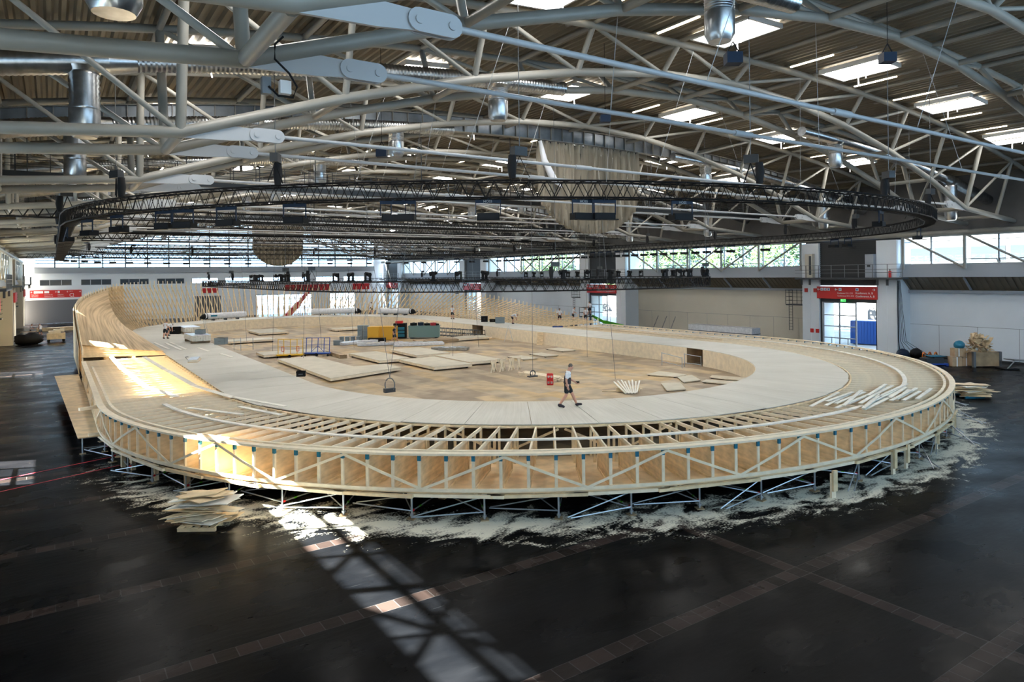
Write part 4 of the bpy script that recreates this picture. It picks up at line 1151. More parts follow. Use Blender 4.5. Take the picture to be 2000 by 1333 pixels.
POSES = {
 # pelvis, chest, neck, head, then per side (right y<0, left y>0): shoulder, elbow, wrist, hip, knee, ankle, toe
 'walk': dict(pel=(0, 0, .98), ch=(.04, 0, 1.34), nk=(.08, 0, 1.52), hd=(.15, 0, 1.68), face=(.10, 0, -.03),
   R=[(.03, -.19, 1.43), (-.06, -.25, 1.15), (.0, -.24, .92), (0, -.09, .94), (-.05, -.09, .52), (-.34, -.09, .12), (-.16, -.10, .04)],
   L=[(.06, .19, 1.43), (.10, .24, 1.15), (.34, .20, 1.02), (0, .09, .94), (.22, .09, .53), (.40, .09, .11), (.58, .10, .10)]),
 'stand': dict(pel=(0, 0, .96), ch=(.0, 0, 1.34), nk=(.02, 0, 1.52), hd=(.04, 0, 1.68), face=(.10, 0, 0),
   R=[(0, -.19, 1.43), (-.02, -.25, 1.15), (.12, -.22, .93), (0, -.10, .93), (.02, -.14, .5), (-.02, -.16, .1), (.16, -.19, .04)],
   L=[(0, .19, 1.43), (-.02, .25, 1.15), (.14, .2, .95), (0, .10, .93), (.02, .14, .5), (-.02, .16, .1), (.16, .19, .04)]),
 'work': dict(pel=(0, 0, .96), ch=(.06, 0, 1.33), nk=(.12, 0, 1.5), hd=(.2, 0, 1.63), face=(.09, 0, -.05),
   R=[(.08, -.19, 1.41), (.12, -.24, 1.14), (.38, -.14, 1.02), (0, -.10, .93), (.06, -.16, .5), (0, -.2, .1), (.18, -.22, .04)],
   L=[(.08, .19, 1.41), (.12, .24, 1.14), (.38, .12, 1.04), (0, .10, .93), (.0, .13, .5), (-.06, .16, .1), (.12, .18, .04)]),
 'bend': dict(pel=(-.1, 0, .88), ch=(.22, 0, 1.06), nk=(.42, 0, 1.06), hd=(.56, 0, 1.02), face=(.05, 0, -.1),
   R=[(.36, -.18, 1.0), (.40, -.2, .72), (.46, -.14, .46), (-.1, -.1, .86), (.06, -.15, .48), (-.06, -.18, .1), (.12, -.2, .04)],
   L=[(.36, .18, 1.0), (.42, .2, .74), (.5, .14, .5), (-.1, .1, .86), (.08, .15, .48), (-.02, .18, .1), (.16, .2, .04)]),
}
def person(lab, pose, loc, rz, vest=False, sc=1.0, fingers=False, shorts='shorts', shirt='tshirt', item=None):
    D = POSES[pose]; t = thing('person', lab, 'person', loc, rz); t.scale = (sc, sc, sc)
    P = lambda a: Vector(a)
    pel, ch, nk, hd = map(P, (D['pel'], D['ch'], D['nk'], D['hd'])); mid = (pel + ch) / 2
    up = (hd - nk).normalized(); fc = P(D['face'])
    V = [pel, mid, ch, nk, hd - up * .075 + fc * .15, hd, hd + up * .075, hd + fc * 1.08 - up * .015]; E_ = [(0, 1), (1, 2), (2, 3), (3, 4), (4, 5), (5, 6), (5, 7)]
    R = [(.145, .125), (.145, .12), (.165, .12), .072, .098, .118, .098, .028]
    for s in 'RL':
        sh, el, wr, hp, kn, an, toe = map(P, D[s]); k = len(V)
        V += [sh, sh.lerp(el, .5), el, wr]; R += [.066, .058, .050, .035]; E_ += [(2, k)] + chainE(k, 4)
        d = (wr - el).normalized(); h1 = wr + d * .055; h2 = wr + d * .09; V += [h1, h2]; R += [.034, .03]; E_ += [(k + 3, k + 4), (k + 4, k + 5)]
        if fingers:
            sd_ = Vector((1, 0, 0)) - d * d.x; sd_.normalize(); inn = d.cross(sd_)
            for j, (o_, ln) in enumerate(((-.028, .06), (-.010, .075), (.010, .072), (.027, .055))):
                b0 = len(V); V += [h2 + sd_ * o_ + d * .02, h2 + sd_ * o_ + d * (.02 + ln * .55) + inn * .008, h2 + sd_ * o_ + d * (.02 + ln) + inn * .028]; R += [.010, .009, .008]; E_ += [(k + 5, b0), (b0, b0 + 1), (b0 + 1, b0 + 2)]
            b0 = len(V); V += [h1 - sd_ * .04 + inn * .01, h1 - sd_ * .055 + d * .05 + inn * .025]; R += [.012, .010]; E_ += [(k + 4, b0), (b0, b0 + 1)]
        k = len(V); V += [hp, hp.lerp(kn, .5), kn, kn.lerp(an, .4), an, toe.lerp(an, .5) + Vector((0, 0, -.02)), toe]; R += [.10, .09, .068, .072, .045, .04, .035]
        E_ += [(0, k)] + chainE(k, 7)
    skin('body', V, E_, R, 'skin', t)
    # shirt
    for nm, m, g, sl in ((('tshirt', shirt, .018, True),) + ((('vest', 'shoe', .034, False),) if vest else ())):
        V2 = [pel - (ch - pel) * .12, pel + (ch - pel) * .15, mid, ch, ch.lerp(nk, .55), nk + (nk - ch) * .02]; E2 = [(0, 1), (1, 2), (2, 3), (3, 4), (4, 5)]; R2 = [(.165 + g, .145 + g), (.165 + g, .14 + g), (.162 + g, .135 + g), (.175 + g, .13 + g), (.14 + g, .11 + g), .082 + g]
        for s in 'RL':
            sh, el = P(D[s][0]), P(D[s][1]); k = len(V2)
            V2 += [sh if sl else sh.lerp(ch, .25)] + ([sh.lerp(el, .5), sh.lerp(el, .82)] if sl else []); R2 += [.075 + g] + ([.07 + g * .6, .072 + g * .6] if sl else [])
            E2 += [(4, k)] + (chainE(k, 3) if sl else [])
        skin(nm, V2, E2, R2, m, t, 1)
    V3 = [pel + Vector((-.0, 0, .13)), pel - Vector((0, 0, .03))]; E3 = [(0, 1)]; R3 = [(.175, .155), (.175, .155)]
    for s in 'RL':
        hp, kn = P(D[s][3]), P(D[s][4]); k = len(V3); V3 += [hp, hp.lerp(kn, .5), hp.lerp(kn, .92)]; R3 += [.125, .118, .112]; E3 += [(1, k)] + chainE(k, 3)
    skin('shorts', V3, E3, R3, shorts, t, 1)
    for s in 'RL':
        an, toe = P(D[s][5]), P(D[s][6]); hl = an + (an - toe) * .28; hl.z = min(an.z, toe.z + .02) * .5 if toe.z < .06 else an.z - .07
        tt = toe.copy(); tt.z = max(.04, toe.z)
        skin('shoe', [an + Vector((0, 0, .06)), an - Vector((0, 0, .02)), (hl.x, hl.y, max(.045, hl.z)), an.lerp(tt, .55), tt + (tt - an).normalized() * .05], [(0, 1), (1, 2), (1, 3), (3, 4)], [.06, .064, .058, .058, .05], 'shoe', t, 1)
    hm = MB().sphere((0, 0, 0), .108, 14, 10, (.98, .86, .92)).xf(Matrix.Translation(hd + up * .045 - fc * .22) @ up.to_track_quat('Z', 'Y').to_matrix().to_4x4())
    obj('hair', hm, 'hair', t, True)
    if fingers:
        for s_ in (-1, 1):
            n_ = Vector((0, s_, 0)); obj('ear', MB().sphere(hd + n_ * .092 - fc * .1, .032, 8, 5, (.6, .4, 1)), 'skin', t, True)
            obj('eye', MB().sphere(hd + fc * .90 + n_ * .036 + up * .01, .013, 8, 5), 'white', t, True)
        obj('mouth', MB().cb(hd + fc * .95 - up * .06, (.014, .045, .008)), 'crate', t)
    if item == 'device':
        w_ = P(D['L'][2]); obj('belt_pouch', MB().cb(pel + Vector((.02, -.155, -.06)), (.05, .03, .06)), 'white', t)
        single('handheld_tool', MB().cb(Vector(loc) + Matrix.Rotation(rz, 3, 'Z') @ ((w_ + Vector((.11, 0, -.02))) * sc), (.16, .06, .08), rz), 'black', 'small black tool held in the front hand of the walking man', 'tool')
    return t
YAW = math.radians(-34)
person('man in black vest, white t-shirt and dark shorts walking right over the near deck', 'walk', (18.5, 23.25, ZT), YAW, vest=True, sc=1.04, fingers=True, item='device')
person('worker in white t-shirt and black shorts seen from behind beside the steep bank', 'work', (9.0, 73.0, ZT), YAW + 1.4)
person('worker in white t-shirt half hidden behind the nearer worker by the steep bank', 'bend', (9.6, 76.5, ZT), YAW + 1.2, sc=1.05)
person('worker in white t-shirt standing alone on the far part of the deck', 'stand', (43.4, 78.4, ZT), YAW + 1.2)
person('worker bending down over tools on the right side of the deck', 'bend', (44.6, 66.1, ZT), YAW)
person('worker in white t-shirt standing right of the lattice near the right straight', 'stand', (49.6, 63.6, ZT), YAW + 1.5, sc=.95)
person('worker in white t-shirt leaning on the lift platform rail', 'work', (52.2, 64.3, ZT), YAW)
person('worker in white t-shirt with crossed braces seen from behind near the lift', 'stand', (52.0, 61.7, ZT), YAW + 1.6)
person('worker standing higher up inside the cage of the green lift', 'stand', (54.4, 63.8, ZT + .75), YAW + 2, sc=.9)
person('worker in white t-shirt at the foot of the far lattice', 'work', (40.8, 99.5, ZT), YAW + 1.5)
person('worker in black standing in front of the ochre cabinets on the infield', 'walk', (29.7, 66.3, ZP), YAW, shirt='shorts')
person('first of two people in pale shirts standing at the left on the dark floor', 'work', (-2.6, 119.0, 0), 0)
person('second of two people in pale shirts at the left, right of the other', 'work', (-1.4, 118.2, 0), 2.0, shorts='grey')

# ------------------------------------------------------------------ infield furniture
def slab(lab, pts, z=ZP, h0=.12, h1=.30, thin=False):
    cx = sum(p[0] for p in pts) / len(pts); cy = sum(p[1] for p in pts) / len(pts)
    t = thing('stage_panel', lab, 'panel', (cx, cy, z), 0, 'pale timber panels lying on the infield')
    q = [(x - cx, y - cy) for x, y in pts]
    obj('top_sheet', MB().prism(q, h1 - .02, h1), 'deck2', t)
    obj('edge_frame', MB().prism([(x * .995, y * .995) for x, y in q], h0, h1 - .02), 'pine_pale', t)
    for x, y in q[:6]: obj('foot_block', MB().cb((x * .86, y * .86, h0 / 2), (.12, .12, h0)), 'dkgrey', t)
    return t
M['deck2'] = mat('pale_panel_top', (.58, .53, .42), .6, var=.10, scale=1.2)
for n_, pts, thin in (
 ('small pale raised panel farthest left on the infield', [(20.6, 91.5), (24.2, 91.5), (24.2, 85.2), (20.6, 85.2)], 0),
 ('long narrow pale panel along the left infield edge', [(15.3, 78.9), (20.2, 78.9), (20.2, 76), (15.3, 76)], 0),
 ('long pale panel near the far right of the infield by the step ladder', [(29.8, 87.3), (36.3, 87.3), (36.3, 84.4), (29.8, 84.4)], 0),
 ('pale raised panel behind the yellow trolley', [(15.1, 63.6), (20.9, 63.6), (20.9, 60.8), (15.1, 60.8)], 0),
 ('large L-shaped pale panel beside the left deck edge', [(15.3, 57.5), (18.3, 57.5), (18.6, 48.8), (21.1, 48.8), (21.2, 46.1), (15.2, 44.1)], 0),
 ('pale raised panel in the middle left of the infield', [(21.4, 57.4), (24.0, 57.4), (24.2, 50.8), (21.5, 50.8)], 0),
 ('pale raised panel behind the two middle ones', [(25.5, 58), (28.5, 58), (28.6, 52.1), (25.4, 52.1)], 0),
 ('pale raised panel right of the large middle one', [(26.6, 51.2), (29.5, 51.2), (29.6, 45.4), (26.6, 45.4)], 0),
 ('large pale raised panel in the very middle of the infield', [(23.0, 50.5), (26.2, 50.5), (26.3, 44.5), (23.1, 44.5)], 0),
 ('long pale raised panel below the right infield wall', [(34.9, 65.3), (39.6, 65.3), (39.6, 62.8), (34.9, 62.8)], 0),
 ('small low panel right of the central group', [(31.8, 48.1), (33.3, 48.1), (33.3, 45.6), (31.8, 45.6)], 1),
 ('small low panel further right with dark feet', [(34.4, 48.6), (35.8, 48.6), (35.8, 46.1), (34.4, 46.1)], 1),
 ('low panel close to the right infield wall', [(37.9, 50.8), (39.5, 50.8), (39.5, 48.2), (37.9, 48.2)], 1),
 ('thin board lying in front of the right doorway', [(33.6, 33.6), (35.4, 34.1), (35.7, 31.8), (34.4, 31.6)], 1),
 ('thin board touching the one before the right doorway', [(34.4, 31.5), (35.8, 31.5), (34.6, 29.7), (33.1, 29.8)], 1),
 ('thin board nearest the right end of the infield', [(34.1, 29.2), (35.0, 29.6), (36.2, 27.4), (34.9, 26.8)], 1),
 ('thin board just behind the rightmost one', [(35.9, 30.1), (36.8, 30.6), (37.8, 28.2), (36.4, 27.7)], 1),
 ('thin board nearest the deck right of the walking man', [(31.7, 30.4), (32.8, 29.8), (31.2, 27.9), (30.0, 28.3)], 1)):
    slab(n_, pts, ZP, *( (.05, .10) if thin else (.12, .32)))
def put(name, lab, cat, loc, rz, parts, group=None):
    t = thing(name, lab, cat, loc, rz, group)
    for nm, b, m, *r in parts: obj(nm, b, m, t, bool(r and r[0]))
    return t
def trolley(lab, loc, rz, m, slats):
    t = thing('panel_trolley', lab, 'trolley', loc, rz); t.scale = (.70, .8, .76)
    fr = MB()
    for x in (-1.5, -.8, 0, .8, 1.5): fr.beam((x, 0, .35), (x, .25 if m == 'blue' else .1, 2.1), .07, .07)
    fr.beam((-1.55, .05, 2.1), (1.55, .25, 2.1), .06, .06).beam((-1.5, .02, 1.3), (1.5, .15, 1.3), .04, .04)
    obj('frame', fr, m, t); obj('platform', MB().box(-1.6, 1.6, -.4, .4, .28, .42), m, t)
    if m == 'blue': obj('cross_strut', MB().beam((-.8, 0, .5), (.0, .1, 1.2), .04, .04).beam((.8, 0, .5), (.0, .1, 1.2), .04, .04), m, t)
    for x, r in ((-1.45, .12), (1.45, .12), (0, .19)):
        obj('wheel', MB().tube((x, -.46, r), (x, -.38, r), r, 14), 'black', t, True)
    if slats:
        for x in (-.9, .9): obj('red_label_frame', MB().beam((x - .15, -.03, .75), (x + .15, -.03, .75), .04, .05).beam((x - .15, -.03, 1.25), (x + .15, -.03, 1.25), .04, .05).beam((x - .15, -.03, .75), (x - .15, -.03, 1.25), .05, .04).beam((x + .15, -.03, .75), (x + .15, -.03, 1.25), .05, .04), 'crate', t)
trolley('yellow wheeled panel trolley with two red frames on the infield', (17.2, 60.2, ZP), YAW + .1, 'yellow', True)
trolley('blue wheeled panel trolley right of the yellow one', (19.5, 59.9, ZP), YAW - .05, 'blue', False)
# cabinets, bins
put('ochre_cabinet', 'ochre yellow site cabinet with open door on the infield', 'cabinet', (30.3, 70.0, ZP), YAW, (('cabinet_body', MB().box(-1.7, 1.3, -.6, .6, .05, 1.5), 'ochre'), ('open_door', MB().box(-1.75, -.5, -.9, -.62, .05, 1.5), 'ochre'), ('foot', MB().box(-1.5, 1.1, -.4, .4, 0, .05), 'dkgrey')))
put('tool_cabinet', 'dark teal tool cabinet with shelves between ochre and grey-green boxes', 'cabinet', (32.4, 70.6, ZP), YAW, (('cabinet_body', MB().box(-.7, .7, -.5, .5, .05, 1.7), 'black'), ('drawer', MB().box(-.55, .55, -.53, -.5, .2, .5), 'teal'), ('drawer', MB().box(-.55, .55, -.53, -.5, .6, .9), 'teal'), ('drawer', MB().box(-.55, .55, -.53, -.5, 1.0, 1.3), 'teal'), ('red_lid_box', MB().box(-.5, .3, -.3, .3, 1.7, 1.95), 'crate')))
put('tool_container', 'grey-green site tool container with things piled on top', 'container', (34.6, 69.0, ZP), YAW, (('body', MB().box(-1.7, 1.7, -.7, .7, .15, 1.35), 'greencab'), ('skid', MB().box(-1.5, -1.2, -.6, .6, 0, .15).box(1.2, 1.5, -.6, .6, 0, .15), 'dkgrey'), ('lid', MB().box(-1.74, 1.74, -.74, .74, 1.35, 1.42), 'greencab')))
for i, (dx, w_, h_, m) in enumerate(((-1.2, .6, .3, 'black'), (-.4, .5, .35, 'navy'), (.3, .5, .25, 'black'), (1.0, .5, .3, 'redarm'), (1.4, .3, .2, 'black'))):
    c = Vector((34.6, 69.0, ZP + 1.42)) + Matrix.Rotation(YAW, 3, 'Z') @ Vector((dx, 0, 0))
    single('tool_case', MB().box(-w_ / 2, w_ / 2, -.25, .25, 0, h_).beam((-w_ * .2, 0, h_ + .06), (w_ * .2, 0, h_ + .06), .03, .03).xf(Matrix.Translation(c)), m, 'small tool case on the grey-green container, %s from the left' % nth(i), 'tool case', 'cases on the tool container')
for i, (x, y, z, s) in enumerate(((25.9, 71.4, 0, .55), (26.4, 71.1, 0, .55), (26.9, 70.8, 0, .55), (27.4, 70.4, 0, .55), (28.0, 71.4, 0, .75), (28.5, 71.0, 0, .75), (28.0, 71.4, .55, .75), (28.5, 71.0, .55, .75), (28.0, 71.4, 1.1, .75), (28.5, 71.0, 1.1, .75))):
    put('storage_bin', 'grey plastic storage bin in the stack on the infield, %s' % ('bottom row, %s from the left' % nth(i) if z == 0 else 'upper layer %d, %s' % (round(z / .55), ('left', 'right')[i % 2])), 'bin', (x, y, ZP + z), YAW, (('bin_body', MB().box(-s / 3, s / 3, -.25, .25, 0, .5), 'bingrey'), ('rim', MB().box(-s / 3 - .03, s / 3 + .03, -.28, .28, .48, .54), 'bingrey')), 'grey bins stacked on the infield')
put('storage_bin', 'single grey bin standing alone left of the bin stack', 'bin', (24.2, 68.0, ZP), YAW, (('bin_body', MB().box(-.35, .35, -.25, .25, 0, .45), 'bingrey'), ('rim', MB().box(-.38, .38, -.28, .28, .43, .5), 'bingrey')))
put('flight_case', 'low black case left of the ochre cabinet', 'case', (28.6, 68.2, ZP), YAW, (('case_body', MB().box(-.9, .9, -.3, .3, 0, .45), 'black'), ('handle', MB().beam((-.2, -.32, .3), (.2, -.32, .3), .03, .03), 'grey')))
# dark frames leaning in a long row
for i in range(16):
    x, y = 36.6 + i * .16, 73.5 - i * .62
    b = MB(); 
    for s in (-.6, .6): b.beam((s, 0, 0), (s * .95, .15, 1.0), .05, .05)
    for z in (.08, .5, .98): b.beam((-.6, .15 * z, z), (.6, .15 * z, z), .05, .05)
    b.xf(Matrix.Translation((x, y, ZP)) @ Matrix.Rotation(YAW + .2 + .1 * (i % 3), 4, 'Z') @ Matrix.Rotation(-.35, 4, 'X'))
    single('steel_frame', b, 'grey' if i % 3 else 'black', 'dark steel barrier frame in the row by the right infield wall, %s' % nth(i), 'frame', 'steel frames by the infield wall')
# wrapped material
for i, (x, y, L, W, rz, lb, m) in enumerate(((26.3, 67.8, 4.0, 1.2, .1, 'plastic wrapped flat stack left of the group', 'wrap'), (27.6, 65.0, 4.6, 1.0, -.3, 'long crumpled plastic wrapped bundle in front', 'wrap'), (30.6, 62.4, 5.0, 1.6, -.35, 'grey plastic wrapped stack before the container', 'wrap'), (33.4, 64.0, 4.4, 2.0, -.2, 'brown sheet stack partly wrapped in plastic', 'ply_dark'), (30.9, 56.3, 3.4, 1.0, -.75, 'shiny foil wrapped bundle right of the panels', 'galv'))):
    b = MB(); n = 10; rn = random.Random(i)
    for j in range(n):
        a = -L / 2 + L * j / n; b.box(a, a + L / n * 1.02, -W / 2 - rn.random() * .06, W / 2 + rn.random() * .06, .06, .26 + rn.random() * .08)
    b.box(-L / 2 + .1, L / 2 - .1, -W / 2 + .1, W / 2 - .1, 0, .06)
    b.xf(Matrix.Translation((x, y, ZP)) @ Matrix.Rotation(rz, 4, 'Z')); single('wrapped_bundle', b, m, lb, 'bundle')
# long timber stacks
def stack(name, lab, loc, rz, L, rows, layers, m, w_=.12, h=.06, jit=.1, seed=1, ragged=0):
    t = thing(name, lab, 'timber stack', loc, rz); rn = random.Random(seed)
    for a in range(layers):
        for r in range(rows):
            b = MB(); o = rn.uniform(-jit, jit); b.box(-L / 2 + o, L / 2 + o + rn.uniform(-ragged, 0), (r - rows / 2) * w_ * 1.08, (r - rows / 2) * w_ * 1.08 + w_, a * h * 1.05, a * h * 1.05 + h)
            obj('plank', b, m, t)
    return t
stack('plank_stack', 'stack of brown beams pointing at the camera on the infield', (20.8, 59.3, ZP), PI / 2 - .05, 5.4, 4, 3, 'ply_dark', .14, .1, .05)
stack('plank_stack', 'splayed stack of pale planks left of the red crates', (27.4, 37.2, ZP), PI / 2 + .1, 3.6, 6, 4, 'pine_pale', .13, .06, .35, 4)
for i in range(7):
    u = i / 6; x, y = 26.2 + 2.3 * u, 41.5 + .25 * (i % 2); rz = YAW + PI / 2 + .2
    b = MB()
    for s in (-1, 1):
        for zz in (0, 1): pass
        prof = [(-.32, 0), (-.22, 0), (-.09, .28), (-.09, .5), (-.22, .80), (-.3, .80), (-.3, .86), (.3, .86), (.3, .80), (.22, .80), (.09, .5), (.09, .28), (.22, 0), (.32, 0), (.32, -.0), (.0, .20), (-.32, -.0)]
    prof = [(-.34, 0), (-.24, 0), (0, .24), (.24, 0), (.34, 0), (.12, .36), (.12, .52), (.30, .82), (.30, .88), (-.30, .88), (-.30, .82), (-.12, .52), (-.12, .36)]
    b.xzprism(prof, -.03, .03).xf(Matrix.Translation((x, y, ZP)) @ Matrix.Rotation(rz - .6, 4, 'Z'))
    single('wooden_trestle', b, 'pine_pale', 'cut-out plywood trestle end in the row on the infield, %s from the left' % nth(i), 'trestle', 'plywood trestle ends on the infield')
for i, (dx, dz) in enumerate(((0, 0), (0, .36))):
    t = thing('bottle_crate', 'red bottle crate left of the walking man, %s' % ('lower one', 'upper one')[i], 'crate', (26.15 + dx * .83, 34.6 - dx * .56, ZP + dz), YAW, 'stacked red crates')
    b = MB().box(-.2, .2, -.15, .15, 0, .05)
    for (x0, x1, y0, y1) in ((-.2, .2, -.15, -.12), (-.2, .2, .12, .15), (-.2, -.17, -.15, .15), (.17, .2, -.15, .15)): b.box(x0, x1, y0, y1, .24, .35).box(x0, x1, y0, y1, 0, .1)
    for x in (-.185, .185, 0):
        for y in (-.135, .135): b.box(x - .02, x + .02, y - .015, y + .015, .1, .24)
    obj('crate_body', b, 'crate', t); 
    for x in (-.1, .1): obj('bottle', MB().tube((x, 0, .05), (x, 0, .3), .05, 8), 'wrap', t, True)
for i in range(8):
    u = (i - 3.5) / 3.5; p = Vector((28.2 + u * .45, 29.6 - u * .3, ZP))
    fw = Vector((.559 + .25 * u, .829 - .17 * u, 0)); b = MB(); b.beam(p - fw * .75 + Vector((0, 0, .06 + .03 * (i % 2))), p + fw * .75 + Vector((0, 0, .50 + .05 * (i % 3))), .09, .05)
    single('short_plank', b, 'board', 'short pale plank propped in the heap right of the walking man, %s from the left' % nth(i), 'plank', 'short planks propped in a heap')
single('support_block', MB().cb((28.3, 29.8, ZP + .12), (1.4, .14, .24), YAW), 'pine', 'timber block carrying the heap of short planks', 'block')
single('short_plank', MB().cb((27.4, 30.4, ZP + .04), (.9, .1, .06), -.6), 'pine', 'single short plank lying left of the propped heap', 'plank')
single('short_plank', MB().cb((29.2, 30.0, ZP + .04), (.7, .1, .06), -.5), 'pine_pale', 'single pale offcut lying right of the propped heap', 'plank')
# guard rails by the right doorway
for i, (a, c) in enumerate((((38.3, 36.6), (38.3, 34.6)), ((39.0, 35.0), (39.9, 34.2)))):
    b = MB()
    for p in (a, c): b.tube((*p, ZP), (*p, ZP + (1.0 if p == a else .8)), .03, 6)
    b.tube((*a, ZP + .95), (*c, ZP + .75), .025, 6).tube((*a, ZP + .3), (*c, ZP + .15), .025, 6)
    single('guard_rail', b, 'scaf', 'silver tube guard rail by the right infield doorway, %s' % ('left one', 'right one')[i], 'guard rail')
def ladder(lab, loc, rz, h, double=True):
    t = thing('step_ladder', lab, 'ladder', loc, rz)
    for k, s in enumerate((-1, 1) if double else (1,)):
        b = MB(); 
        for y in (-.2, .2): b.beam((s * .45, y * 1.3, 0), (s * .03, y, h), .05, .03)
        n = int(h / .28)
        for i in range(1, n): f = i / n; b.beam((s * (.45 - .42 * f), -.2 * (1.3 - .3 * f), h * f), (s * (.45 - .42 * f), .2 * (1.3 - .3 * f), h * f), .04, .03)
        obj('ladder_leg_frame', b, 'alu', t)
ladder('aluminium step ladder against the right infield wall', (39.6, 59.5, ZP), YAW, 1.65)
ladder('aluminium step ladder before the far infield wall', (35.4, 88.0, ZP), YAW, 2.1)
ladder('leaning ladder at the far left end of the infield wall', (15.3, 90.0, ZP), YAW, 2.0, False)
single('leaning_board', MB().beam((40.0, 54.6, ZP), (40.3, 54.8, ZT - .05), .6, .03), 'ply', 'narrow plywood strip leaning on the right infield wall', 'board')
b = MB()
for x, y in ((14.6, 70.0), (15.3, 70.4), (15.0, 69.0), (16.2, 69.3)): b.tube((x, y, ZP), (x, y, ZP + 1.15), .03, 6)
b.tube((14.6, 70, ZP + .4), (15.3, 70.4, ZP + .4), .02, 6).tube((14.6, 70, ZP + .9), (15.3, 70.4, ZP + .9), .02, 6).tube((15.0, 69, ZP + .6), (16.2, 69.3, ZP + .3), .02, 6)
single('scaffold_tower_base', b, 'scaf', 'short grey scaffold tower base behind the left deck edge', 'scaffold')
# things on the deck
def case(lab, loc, rz, d, m='black', nm='equipment_case'):
    put(nm, lab, 'case', loc, rz, (('case_body', MB().box(-d[0] / 2, d[0] / 2, -d[1] / 2, d[1] / 2, 0, d[2]), m), ('case_lid', MB().box(-d[0] / 2 - .01, d[0] / 2 + .01, -d[1] / 2 - .01, d[1] / 2 + .01, d[2] * .72, d[2]), m), ('handle', MB().beam((-.12, -d[1] / 2 - .03, d[2] * .5), (.12, -d[1] / 2 - .03, d[2] * .5), .02, .03), 'grey')))
case('square black case on the left part of the deck', (12.0, 39.9, ZT), YAW + .2, (.5, .45, .3))
case('grey-blue machine box at the left deck edge', (12.2, 63.6, ZT), YAW, (.9, .7, .55), 'bingrey')
case('black box beside the workers at the steep bank', (10.6, 78.5, ZT), YAW, (.9, .6, .75))
case('upright black case on the far right deck', (44.0, 71.4, ZT), YAW, (.8, .5, .7))
case('low black case next to the upright one on the far right deck', (44.6, 70.4, ZT), YAW, (.8, .6, .35))
case('grey compressor box left of the bending worker', (44.2, 68.2, ZT), YAW, (1.1, .7, .7), 'bingrey')
case('flat blue case on the right deck straight', (45.4, 58.6, ZT), YAW, (1.1, .4, .12), 'blue')
def roll(lab, a, c, txt):
    a, c = Vector(a), Vector(c); L = (c - a).length; rz = math.atan2(c.y - a.y, c.x - a.x); mid = (a + c) / 2
    t = thing('wrapped_board_bundle', lab, 'bundle', (mid.x, mid.y, ZT), rz)
    n = 14; pts = [(-L / 2 + L * i / n, 0, .62) for i in range(n + 1)]; rn = random.Random(len(lab))
    obj('white_wrapping', MB().path(pts, .4, 12, rad=[.42 + rn.uniform(-.02, .02) for _ in pts]), 'wrap', t, True)
    obj('dark_end_cap', MB().path([(-L / 2 - .6, 0, .45), (-L / 2 - .2, 0, .55), (-L / 2 + .3, 0, .62)], .3, 12, rad=[.12, .36, .44]), 'black', t, True)
    for x in (-L * .3, 0, L * .3): obj('support_block', MB().box(x - .05, x + .05, -.4, .4, 0, .22), 'dkgrey', t)
    obj('blue_print', MB().cb((-L / 2 + 1.1, -.43, .66), (.9, .02, .22)), 'teal', t)
roll('long white wrapped bundle with black end on the far left deck', (17.0, 99.3), (22.6, 101.0), '')
roll('long white wrapped bundle at the middle of the far deck', (38.0, 98.0), (32.0, 101.0), '')
roll('long white wrapped bundle on the far right deck', (43.2, 90.0), (40.4, 95.4), '')
def lumber(lab, loc, rz, seed):
    t = stack('lumber_bundle', lab, loc, rz, 4.2, 7, 5, 'board', .2, .09, .08, seed)
    for x in (-1.5, 1.3): obj('bearer', MB().box(x - .06, x + .06, -.8, .8, -.22, 0), 'ply_dark', t)
    obj('plastic_cover', MB().box(-1.9, 1.4, -.84, .8, .48, .50), 'wrap', t)
    return t
lumber('white covered lumber bundle farther from the camera beside the steep bank', (11.9, 79.0, ZT + .22), PI / 2 + .05, 3)
lumber('lumber bundle on bearers at the left deck with a grey box on top', (10.9, 67.5, ZT + .22), PI / 2 + .02, 9)
case('grey box lying on the lumber bundle', (11.1, 67.0, ZT + .74), YAW, (.7, .6, .4), 'bingrey')
t = thing('board_pile', 'low pile of pale boards with plastic straps on the left deck', 'board pile', (8.2, 52.0, ZT), 1.3)
for j in range(5): obj('board', MB().box(-1.0 + .05 * j, 1.0, -.35 + .02 * j, .3, .04 * j, .04 * j + .03), ('ply', 'board', 'pine_pale', 'board', 'wrap')[j], t)
obj('strap', MB().path([(-.9, .3, .2), (-.5, .5, .35), (.1, .4, .3), (.7, .5, .25)], .015, 5), 'dkgrey', t)
# loose boards on the low track parts
rnd = random.Random(21)
def loose(lab, p, q, w_=.16, m='board', g=None, z=ZT + .02):
    p, q = Vector((*p, z)), Vector((*q, z)); single('loose_board', MB().beam(p, q, w_, .03), m, lab, 'board', g)
for i, (p, q) in enumerate((((3.6, 59), (3.7, 50)), ((3.75, 50), (4.1, 41.5)), ((4.1, 41.3), (5.0, 36.8)), ((5.6, 57), (5.9, 48)), ((5.95, 47.8), (6.3, 40)), ((6.3, 39.8), (7.2, 34.8)), ((5.0, 33.3), (6.6, 30.3)), ((7.2, 35.0), (8.6, 31.0)), ((6.9, 32.2), (7.9, 29.2)), ((8.6, 60.5), (8.4, 68)), ((9.0, 60.8), (8.8, 68.6)), ((7.9, 62), (7.6, 69.0)), ((10.2, 58), (10.0, 61.4)), ((10.8, 52.5), (10.6, 55.5)))):
    loose('long pale board lying along the left straight, %s laid' % nth(i), p, q, .3 if i < 6 else .22, 'board', 'long boards on the left straight', ZT + .02)
